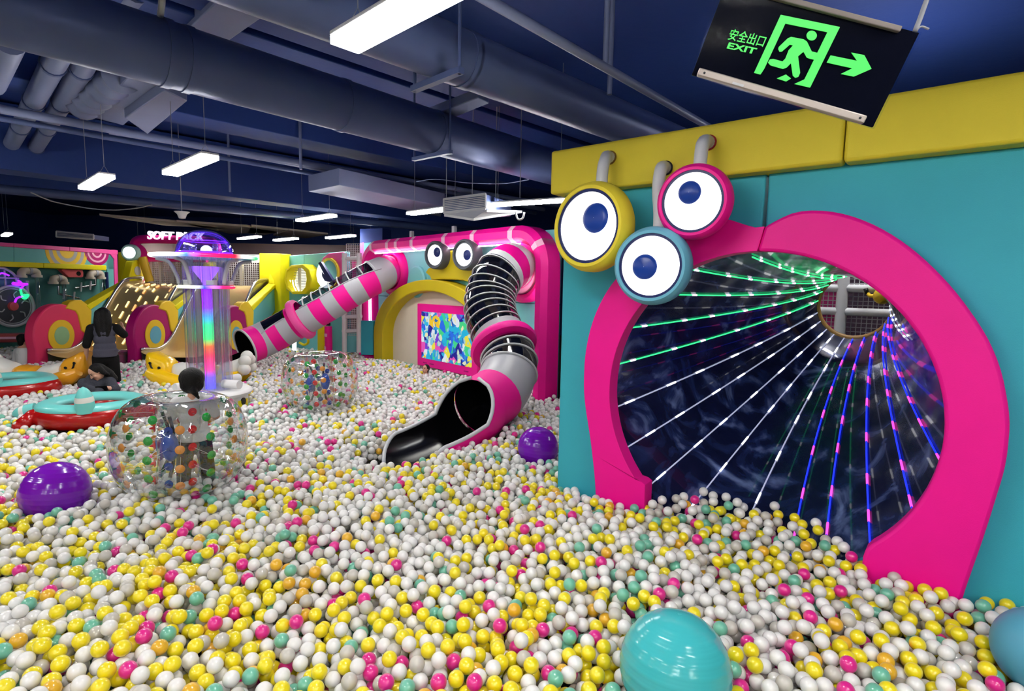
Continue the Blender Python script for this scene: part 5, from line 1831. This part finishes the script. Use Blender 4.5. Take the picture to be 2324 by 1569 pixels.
def stand(loc, yaw, k, label, top, sleeve, pants, arms, headk=1.0, hair_len=.4, bob=False, shoes=None, voxel=.0075, look=(0, 1, 0), stance=.11):
    """standing figure, k = 1 gives a height of about 1.62 m; arms: (elbow, wrist) in body units for left and right"""
    loc = V3(loc, dtype=float)
    Rm = V3(Matrix.Rotation(yaw, 3, 'Z'))
    T = lambda p: loc + Rm @ (V3(p, dtype=float) * k)
    D = lambda p: Rm @ V3(p, dtype=float)
    t = thing('person', loc, label, 'person')
    ax0 = (D((1, 0, 0)), D((0, 1, 0)), V3([0, 0, 1.]))
    mb = MB()
    hc = T((0, .02, 1.36)) + ZV * (.135 * k * headk) + ZV * .02 * k
    ax = head(mb, hc, D(look), (0, 0, 1), k * headk)
    mb.cap(T((0, -.01, 1.33)), hc - ZV * .06 * k * headk, .05 * k, .046 * k * max(1, headk * .9))
    for z, rx, ry in ((.86, .155, .105), (.98, .13, .09), (1.12, .135, .095), (1.25, .155, .09)):
        mb.ell(T((0, 0, z)), rx * k, ry * k, .12 * k, ax0)
    sh = {}
    for e, (el, wr_, hd) in zip((-1, 1), arms):
        S = (e * .165, -.005, 1.30)
        sh[e] = (S, el, wr_)
        mb.limb([T(S), T(el), T(wr_)], [.052 * k, .040 * k, .028 * k])
        hand(mb, T(wr_), D(V3(wr_) - V3(el)), D(hd), k, .45, e)
    for e in (-1, 1):
        mb.limb([T((e * .085, 0, .84)), T((e * stance, .01, .46)), T((e * (stance + .01), 0, .09))], [.088 * k, .056 * k, .038 * k])
        mb.limb([T((e * (stance + .01), -.03, .045)), T((e * (stance + .02), .13, .03))], [.040 * k, .030 * k])
    bd_ = mb.fused('body', SKIN, t, voxel, 3)
    mb = MB()
    for z, rx, ry, rz in ((.90, .172, .122, .10), (1.0, .158, .112, .12), (1.12, .158, .115, .12), (1.24, .172, .108, .11)):
        mb.ell(T((0, -.002, z)), rx * k, ry * k, rz * k, ax0)
    mb.cap(T((-.12, -.005, 1.31)), T((.12, -.005, 1.31)), .062 * k)
    mb.tube([T((0, 0, .84)), T((0, 0, .96))], [.172 * k, .165 * k], 24)
    if sleeve is top:
        for e in (-1, 1):
            S, el, wr_ = sh[e]
            mb.cap(T(S), T(V3(S) + (V3(el) - V3(S)) * .8), .070 * k, .060 * k)
    mb.fused('shirt', top, t, .011, 4)
    if sleeve is not top:
        for e in (-1, 1):
            S, el, wr_ = sh[e]
            m2 = MB().limb([T(V3(S) + V3([-e * .05, 0, .035])), T(S), T(el), T(V3(el) + (V3(wr_) - V3(el)) * .12)], [.05 * k, .074 * k, .060 * k, .058 * k])
            m2.fused('sleeve', sleeve, t, .010, 3)
    mb = MB()
    mb.ell(T((0, 0, .87)), .168 * k, .132 * k, .10 * k, ax0)
    mb.ell(T((0, 0, .79)), .15 * k, .118 * k, .09 * k, ax0)
    for e in (-1, 1):
        mb.limb([T((e * .085, 0, .82)), T((e * stance, .01, .46)), T((e * (stance + .01), 0, .12))], [.102 * k, .080 * k, .070 * k])
    mb.fused('trousers', pants, t, .011, 4)
    for e in (-1, 1):
        MB().limb([T((e * (stance + .01), -.045, .045)), T((e * (stance + .015), .05, .04)), T((e * (stance + .02), .15, .032))], [.048 * k, .046 * k, .038 * k]).fused('shoe', shoes or BLACK, t, .01, 3)
    s, f, u = ax
    kh = k * headk
    mb = MB()
    mb.ell(hc + u * .030 * kh - f * .016 * kh, .090 * kh, .098 * kh, .092 * kh, ax, 18, 12)
    if bob:
        mb.ell(hc + u * .02 * kh - f * .02 * kh, .108 * kh, .104 * kh, .10 * kh, ax, 16, 10)
        mb.ell(hc - f * .04 * kh - u * .035 * kh, .100 * kh, .07 * kh, .085 * kh, ax, 16, 10)
        mb.limb([hc - f * .085 * kh - u * .07 * kh, hc - f * .125 * kh - u * .09 * kh + s * .02 * kh, hc - f * .12 * kh - u * .15 * kh + s * .05 * kh], [.035 * kh, .03 * kh, .012 * kh])
    for e in (() if bob else (-1, 0, 1)):
        mb.limb([hc + s * (e * .05 * kh) - f * .06 * kh + u * .03 * kh, hc + s * (e * .066 * kh) - f * .078 * kh - u * .10 * kh, hc + s * (e * .058 * kh) - f * .085 * kh - u * (hair_len * .62) * k,
                 hc + s * (e * .03 * kh) - f * .088 * kh - u * hair_len * k], [.058 * kh, .056 * kh, .044 * kh, .018 * kh])
    mb.fused('hair', HAIR, t, .009, 3)
    face(bd_, hc, ax, kh)
    return t, hc, ax


w1 = aty(232, 862, 8.96)
P1, hc1, ax1 = stand((w1[0] + .08, 8.96, 0), .5, 1.0, 'woman standing with her back turned, grey shirt with black sleeves, black trousers', GTEE, BTEE, BTEE,
                     [((-.235, -.03, 1.06), (-.265, .06, .84), (1, .2, 0)), ((.265, .00, 1.19), (.235, .18, 1.29), (-.5, .2, .2))], 1.03, .42)
bw = V3(P1.location)
excl_cyl((w1[0], 8.96), .2, 0, 1)
pz = V3([zc1[0] + .10, zc1[1] + .02, .20])
stand(pz, .5, .70, 'child in white shirt and dark trousers standing inside the nearer bumper ball', WTEE, WTEE, JEAN,
      [((-.24, .10, 1.08), (-.22, .28, 1.02), (1, 0, .2)), ((.24, .10, 1.08), (.22, .28, 1.02), (-1, 0, .2))], 1.28, .20, True, voxel=.0065, stance=.125)

# woman leaning over the boat rim
t = thing('person', aty(222, 880, 7.6), 'woman in a dark grey top leaning over the red and aqua boat', 'person')
hcw = aty(220, 845, 7.60)
fw = unit(V3([-.38, -.72, -.48]))
mb = MB()
axw = head(mb, hcw, fw, (-.1, .3, 1), .98)
sL, sR_ = aty(191, 871, 7.68), aty(249, 868, 7.68)
mid = (sL + sR_) / 2
mb.cap(hcw - axw[2] * .06, mid + ZV * .03, .046, .052)
hipw = mid + V3([.04, .26, -.36])
mb.cap(mid, hipw, .13, .14)
mb.cap(sL, sR_, .06)
eL, wL = aty(226, 893, 7.18), aty(207, 909, 6.98)
eR, wR = aty(262, 884, 7.52), aty(240, 881, 7.38)
mb.limb([sL, aty(200, 884, 7.5), aty(226, 890, 7.25), wL], [.052, .044, .036, .027])
hand(mb, wL, V3([-1, -.5, -.12]), (0, 0, -1), .95, .3, 1)
mb.limb([sR_, eR, wR], [.052, .042, .028])
hand(mb, wR, V3([-1, -.15, .05]), (0, -.4, -1), .95, .55, -1)
for e in (-1, 1):
    mb.limb([hipw + V3([e * .09, 0, 0]), hipw + V3([e * .12, -.10, -.06]), hipw + V3([e * .12, .25, -.08])], [.09, .06, .045])
bd_ = mb.fused('body', SKIN, t, .0075, 3)
TOPW = mat('slate_knit', (60, 62, 72), .9, bump=.4, bs=50)
mb = MB().cap(mid, hipw, .155, .16).cap(sL + ZV * .0, sR_, .082)
mb.limb([sL, aty(200, 884, 7.5), aty(226, 890, 7.25), aty(219, 898, 7.1)], [.076, .062, .055, .048])
mb.limb([sR_, eR, eR + (wR - eR) * .35], [.076, .062, .052])
mb.fused('top', TOPW, t, .011, 4)
mb = MB()
for e in (-1, 1):
    mb.limb([hipw + V3([e * .09, 0, 0]), hipw + V3([e * .12, -.10, -.06]), hipw + V3([e * .12, .25, -.08])], [.11, .08, .06])
mb.fused('trousers', BTEE, t, .012, 3)
mb = MB()
s, f, u = axw
mb.ell(hcw + u * .034 - f * .020, .088, .094, .088, axw, 18, 12)
for e in (-1, 1):
    mb.limb([hcw + s * (e * .062) - f * .03 + u * .03, hcw + s * (e * .078) - f * .035 - u * .05, hcw + s * (e * .07) - f * .06 - u * .10], [.045, .034, .022])
mb.limb([hcw - f * .06 + u * .02, hcw - f * .10 - u * .10, hcw - f * .11 - u * .20], [.07, .06, .04])
mb.fused('hair', HAIR, t, .009, 3)
face(bd_, hcw, axw, .98)
excl_cyl(hipw, .22, 0, 1)
ph = thing('phone', aty(236, 881, 7.3), 'small dark phone in the hand of the woman at the boat', 'phone')
MB().box(aty(231, 882, 7.3), (.15, .012, .075), (unit(V3([1, .1, .1])), unit(V3([-.1, 1, .3])), unit(V3([-.1, -.3, 1])))).build('case', BLACK, ph, bevel=.006)


def bust(c, fwd, k, label, m, lean=0.0):
    """figure sunk in the balls to the chest, seen from behind"""
    c = V3(c, dtype=float)
    t = thing('person', c - ZV * .5 * k, label, 'person')
    mb = MB()
    ax = head(mb, c, fwd, (0, 0, 1), k)
    s, f, u = ax
    b0 = c - ZV * .22 * k
    mb.cap(c - ZV * .05 * k, b0, .048 * k, .05 * k)
    mb.cap(b0 - s * .13 * k - ZV * .03 * k, b0 + s * .13 * k - ZV * .03 * k, .055 * k)
    mb.cap(b0, b0 - ZV * .4 * k, .12 * k, .13 * k)
    for e in (-1, 1):
        wr_ = b0 + s * (e * .20 * k) + f * .15 * k - ZV * .36 * k
        mb.limb([b0 + s * (e * .15 * k) - ZV * .03 * k, b0 + s * (e * .22 * k) - ZV * .25 * k, wr_], [.05 * k, .04 * k, .03 * k])
        hand(mb, wr_, f, -ZV, k, .4, e)
    bd_ = mb.fused('body', SKIN, t, .009, 3)
    mb = MB().cap(b0 - s * .13 * k - ZV * .03 * k, b0 + s * .13 * k - ZV * .03 * k, .075 * k)
    mb.cap(b0 - ZV * .05 * k, b0 - ZV * .4 * k, .15 * k, .155 * k)
    for e in (-1, 1):
        mb.limb([b0 + s * (e * .15 * k) - ZV * .03 * k, b0 + s * (e * .22 * k) - ZV * .25 * k], [.07 * k, .06 * k])
    mb.fused('shirt', m, t, .012, 4)
    mb = MB().ell(c + u * .034 * k - f * .02 * k, .09 * k, .096 * k, .092 * k, ax, 16, 10)
    mb.cap(c - f * .045 * k, c - f * .06 * k - u * .08 * k, .068 * k, .05 * k)
    mb.fused('hair', HAIR, t, .010, 3)
    face(bd_, c, ax, k)
    excl_cyl(c, .17 * k, 0, 1)
    return t


bust(aty(52, 771, 10.9), (.1, 1, 0), .95, 'child in a white shirt sitting in the balls by the red padded bench', WTEE)
bust(aty(966, 838, 10.3), (-.4, -.8, .2), .75, 'dark-haired child lying in the balls below the pink screen frame', BTEE)
struct(MB().box((-7.6, 15.2, 1.17), (4.6, 1.5, .1)), 'floor_platform', DGREY)
stand((aty(417, 618, 14.75)[0], 14.75, 1.22), 2.6, .70, 'dark-haired child standing behind the climbing net at the slide top', BTEE, BTEE, JEAN,
      [((-.22, .05, 1.05), (-.22, .1, .84), (1, 0, 0)), ((.22, .05, 1.05), (.22, .1, .84), (-1, 0, 0))], 1.25, .16, True, voxel=.01)
# ================================================================== THE BALL PIT
DB = .070
TILE = 1.4


def packed_tile():
    """balls dropped one after the other, each into the lowest of a few spots; the tile repeats"""
    n = 1500
    P = np.zeros((n, 3))
    for i in range(n):
        cand = NP.random((26, 2)) * TILE
        if i:
            d = cand[:, None, :] - P[None, :i, :2]
            d -= TILE * np.round(d / TILE)
            dd = (d ** 2).sum(2)
            z = np.where(dd < DB * DB, P[None, :i, 2] + np.sqrt(np.maximum(0, DB * DB - dd)), 0).max(1)
        else:
            z = np.zeros(26)
        k = int(np.argmin(z))
        P[i] = (cand[k, 0], cand[k, 1], z[k])
    P[:, 2] -= np.percentile(P[:, 2], 93)
    return P


def swell(x, y):
    """gentle heaps of the pit surface"""
    return (.030 * np.sin(1.7 * x + .8 * y + .4) * np.cos(1.3 * y - .6 * x) + .022 * np.sin(3.1 * x - 1.9 * y) + .018 * np.cos(2.6 * y + 4.1 * x + 1.0))


tile = packed_tile()
tile = tile[tile[:, 2] > -.185]
pts = []
for i in range(-11, 4):
    for j in range(0, 11):
        q_ = tile.copy()
        q_[:, 0] += i * TILE
        q_[:, 1] += j * TILE + .2
        pts.append(q_)
P = np.vstack(pts)
Y_ = P[:, 1]
keep = (Y_ > 1.0) & (Y_ < 14.4) & (np.abs(P[:, 0]) < Y_ * .96 + 1.5)
P = P[keep]
far = P[:, 1] > 6.0
P = P[~far | (P[:, 2] > -.10)]
P[:, 2] += BALLZ - DB / 2 + swell(P[:, 0], P[:, 1])
# right wall: stay in front, or spill a little way into the tunnel
o = PR.off(P)
s = (P - PR.a) @ PR.d
spill = (o > -.55 - .25 * np.sin(s * 5)) & (s > .95) & (s < 2.3)
t_ = np.clip(-o / np.dot(CH - CO, ax_n), 0, 1)
rad = RH + (R0 - RH) * (1 - t_) ** 1.35
cz = CO[2] + (CH - CO)[2] * t_
P[:, 2] += np.where((o < .3) & spill, np.clip((.3 - o) * .12, 0, .1), 0)
inside = ((P - CO) @ PR.d - (CH - CO) @ PR.d * t_) ** 2 + (P[:, 2] - cz) ** 2 < (rad - DB * .5) ** 2
ok = (o > DB * .5) | ((o < 0.02) & spill & inside) | ((o >= .02) & (o <= DB * .5) & spill)
# legs of the arch
for k in range(2):
    ins = (o < PRO + DB * .5) & ((s < lt[0]) & (s > .33) if k == 0 else (s > rt[0]) & (s < 2.9))
    ok &= ~ins
ok |= s < -.06
# slide wall and other walls
o2 = PF.off(P)
s2 = (P - PF.a) @ PF.d
ok &= ~((o2 < .34) & (s2 > -.1) & (s2 < 6.1) & ((s2 < .3) | (s2 > 5.7)))
ok &= ~((o2 < .05) & (s2 > -.1) & (s2 < 7.2))
o3 = PL.off(P)
ok &= o3 > .05
ok &= ~((P[:, 0] > -9.75) & (P[:, 0] < -7.75) & (P[:, 1] > 10.95))
ok &= ~((P[:, 0] > -8.0) & (P[:, 0] < -6.0) & (P[:, 1] > 11.3))
P = P[ok]
for e_ in EXCL:
    P = P[~e_(P)]
# the chute lies in the pit
chp = cp
for p_ in chp:
    P = P[~((((P[:, :2] - p_[:2]) ** 2).sum(1) < (RT * 1.1) ** 2) & (P[:, 2] > p_[2] - RT - .03))]
for p_ in sp[cut(.8):]:
    P = P[((P - p_) ** 2).sum(1) > (RT + DB * .5) ** 2]
for p_ in sp2[c2(.7):]:
    P = P[((P - p_) ** 2).sum(1) > (RT2 + DB * .5) ** 2]

# colours: pearl white, lemon, pink, mint, amber, clear-ish grey; lemon gathers in drifts
n = len(P)
drift = .5 + .5 * np.sin(P[:, 0] * 2.3 + 1.3 * np.sin(P[:, 1] * 1.9)) * np.cos(P[:, 1] * 1.6 - P[:, 0] * .9)
near = np.clip((7.5 - P[:, 1]) / 6.0, 0, 1)
py_ = (.05 + .26 * near) * (.40 + 1.2 * drift)
pp_ = .03 + .03 * near
pm_ = .045 + .04 * near
pa_ = .008 + .018 * near + .03 * np.clip(P[:, 0] / 2, 0, 1)
pg_ = .10
u = NP.random(n)
edges = np.cumsum(np.stack([py_, pp_, pm_, pa_, np.full(n, pg_)], 1), 1)
kind = (u[:, None] > edges).sum(1)                            # 0 lemon 1 pink 2 mint 3 amber 4 smoky 5 white
BC = [(242, 222, 12), (224, 26, 140), (108, 186, 160), (232, 178, 36), (196, 192, 184), (230, 229, 228)]
BN = ['lemon yellow', 'pink', 'mint green', 'amber yellow', 'smoky pearl', 'pearl white']


def ball_material(name, rgb=None):
    m, nt, N, L, b = _new(name)
    if rgb is None:
        at2 = N.new('ShaderNodeAttribute')
        at2.attribute_type = 'INSTANCER'
        at2.attribute_name = 'ballcol'
        src = at2.outputs['Color']
    else:
        rg = N.new('ShaderNodeRGB')
        rg.outputs[0].default_value = (*lin(rgb), 1)
        src = rg.outputs[0]
    lw = N.new('ShaderNodeLayerWeight')
    lw.inputs['Blend'].default_value = .35
    tc = N.new('ShaderNodeTexCoord')
    nz = N.new('ShaderNodeTexNoise')
    nz.inputs['Scale'].default_value = 30
    L.new(tc.outputs['Object'], nz.inputs['Vector'])
    hs = N.new('ShaderNodeHueSaturation')
    mp = N.new('ShaderNodeMapRange')
    mp.inputs['To Min'].default_value = .9
    mp.inputs['To Max'].default_value = 1.08
    L.new(nz.outputs['Fac'], mp.inputs['Value'])
    L.new(mp.outputs[0], hs.inputs['Value'])
    L.new(src, hs.inputs['Color'])
    L.new(hs.outputs[0], b.inputs['Base Color'])
    b.inputs['Roughness'].default_value = .36
    b.inputs['Coat Weight'].default_value = .8
    b.inputs['Coat Roughness'].default_value = .06
    b.inputs['Sheen Weight'].default_value = .15
    b.inputs['Sheen Roughness'].default_value = .4
    return m


BM = [ball_material('pit_ball_' + nm.replace(' ', '_'), c) for nm, c in zip(BN, BC)]
BMI = ball_material('pit_ball_mixed')

# the 300 balls that show largest become objects of their own
vz = (P - CAM) @ CF
ux = CX + FPX * ((P - CAM) @ CR) / vz
uy = CY - FPX * ((P - CAM) @ CU) / vz
cand = np.where((vz > .5) & (vz < 3.6) & (ux > -20) & (ux < 2344) & (uy < 1590))[0]
cand = cand[np.argsort(-vz[cand])]
SC = 4
buf = -np.ones((1569 // SC + 2, 2324 // SC + 2), int)
for i in cand:
    r = FPX * DB / 2 / vz[i] / SC
    cx_, cy_ = ux[i] / SC, uy[i] / SC
    x0_, x1_ = int(max(0, cx_ - r)), int(min(buf.shape[1] - 1, cx_ + r)) + 1
    y0_, y1_ = int(max(0, cy_ - r)), int(min(buf.shape[0] - 1, cy_ + r)) + 1
    if x1_ <= x0_ or y1_ <= y0_:
        continue
    yy, xx = np.mgrid[y0_:y1_, x0_:x1_]
    m_ = (xx - cx_) ** 2 + (yy - cy_) ** 2 < r * r
    buf[y0_:y1_, x0_:x1_][m_] = i
cnt = np.bincount(buf[buf >= 0].ravel(), minlength=n)
solo = np.argsort(-cnt)[:300]
rest = np.ones(n, bool)
rest[solo] = False

bmb = bmesh.new()
bmesh.ops.create_icosphere(bmb, subdivisions=3, radius=DB / 2)
bases = []
for nm, mm in zip(BN, BM):
    me = bpy.data.meshes.new('play_ball')
    bmb.to_mesh(me)
    me.polygons.foreach_set('use_smooth', [True] * len(me.polygons))
    me.materials.append(mm)
    bases.append(me)
bmb.free()


SHORT = ['yellow', 'pink', 'mint', 'amber', 'pearl', 'white']


def beside(i, dx, dy):
    """colour of the ball seen next to ball i in that direction of the picture"""
    r = FPX * DB / 2 / vz[i] / SC
    for f in (1.35, 1.7, 2.0):
        x, y = int(ux[i] / SC + dx * r * f), int(uy[i] / SC + dy * r * f)
        if 0 <= x < buf.shape[1] and 0 <= y < buf.shape[0] and buf[y, x] >= 0 and buf[y, x] != i:
            return SHORT[kind[buf[y, x]]]
    return None


def ball_label(i):
    x, y = ux[i], uy[i]
    side = 'far left' if x < 420 else 'left' if x < 840 else 'centre' if x < 1400 else 'right' if x < 1900 else 'far right'
    row = 'bottom edge' if y > 1440 else 'foreground'
    zone = '%s %s' % (row, side)
    near_ = [(w, beside(i, *d)) for w, d in (('left', (-1, 0)), ('right', (1, 0)), ('above', (0, -1)), ('below', (0, 1)))]
    txt = ', '.join('%s %s' % (c, w) for w, c in near_ if c)
    return '%s pit ball, %s%s' % (BN[kind[i]], zone, ', ' + txt if txt else ''), '%s balls, %s' % (BN[kind[i]], zone)


for i in solo:
    ob = bpy.data.objects.new('play_ball', bases[kind[i]])
    COL.objects.link(ob)
    ob.location = P[i]
    lb, gp = ball_label(i)
    tag(ob, lb, 'ball', gp)

Q = P[rest]
col = np.ones((len(Q), 4), np.float32)
col[:, :3] = V3([lin(c) for c in BC])[kind[rest]]
col[:, :3] *= (0.92 + .14 * NP.random((len(Q), 1)))
me = bpy.data.meshes.new('pit_balls')
me.from_pydata([tuple(p) for p in Q.astype(float)], [], [])
a_ = me.attributes.new('ballcol', 'FLOAT_COLOR', 'POINT')
a_.data.foreach_set('color', col.ravel())
pit = bpy.data.objects.new('pit_balls', me)
COL.objects.link(pit)
tag(pit, 'sea of white, yellow, pink and mint plastic balls filling the pit', 'balls', None, 'stuff')
ng_ = bpy.data.node_groups.new('pit_balls', 'GeometryNodeTree')
ng_.interface.new_socket('Geometry', in_out='INPUT', socket_type='NodeSocketGeometry')
ng_.interface.new_socket('Geometry', in_out='OUTPUT', socket_type='NodeSocketGeometry')
gi, go = ng_.nodes.new('NodeGroupInput'), ng_.nodes.new('NodeGroupOutput')
ico = ng_.nodes.new('GeometryNodeMeshIcoSphere')
ico.inputs['Radius'].default_value = DB / 2
ico.inputs['Subdivisions'].default_value = 3
ss = ng_.nodes.new('GeometryNodeSetShadeSmooth')
smn = ng_.nodes.new('GeometryNodeSetMaterial')
smn.inputs['Material'].default_value = BMI
ip = ng_.nodes.new('GeometryNodeInstanceOnPoints')
lk = ng_.links.new
lk(ico.outputs['Mesh'], ss.inputs[0])
lk(ss.outputs[0], smn.inputs[0])
lk(gi.outputs[0], ip.inputs['Points'])
lk(smn.outputs[0], ip.inputs['Instance'])
lk(ip.outputs[0], go.inputs[0])
md = pit.modifiers.new('balls', 'NODES')
md.node_group = ng_
me.materials.append(BMI)
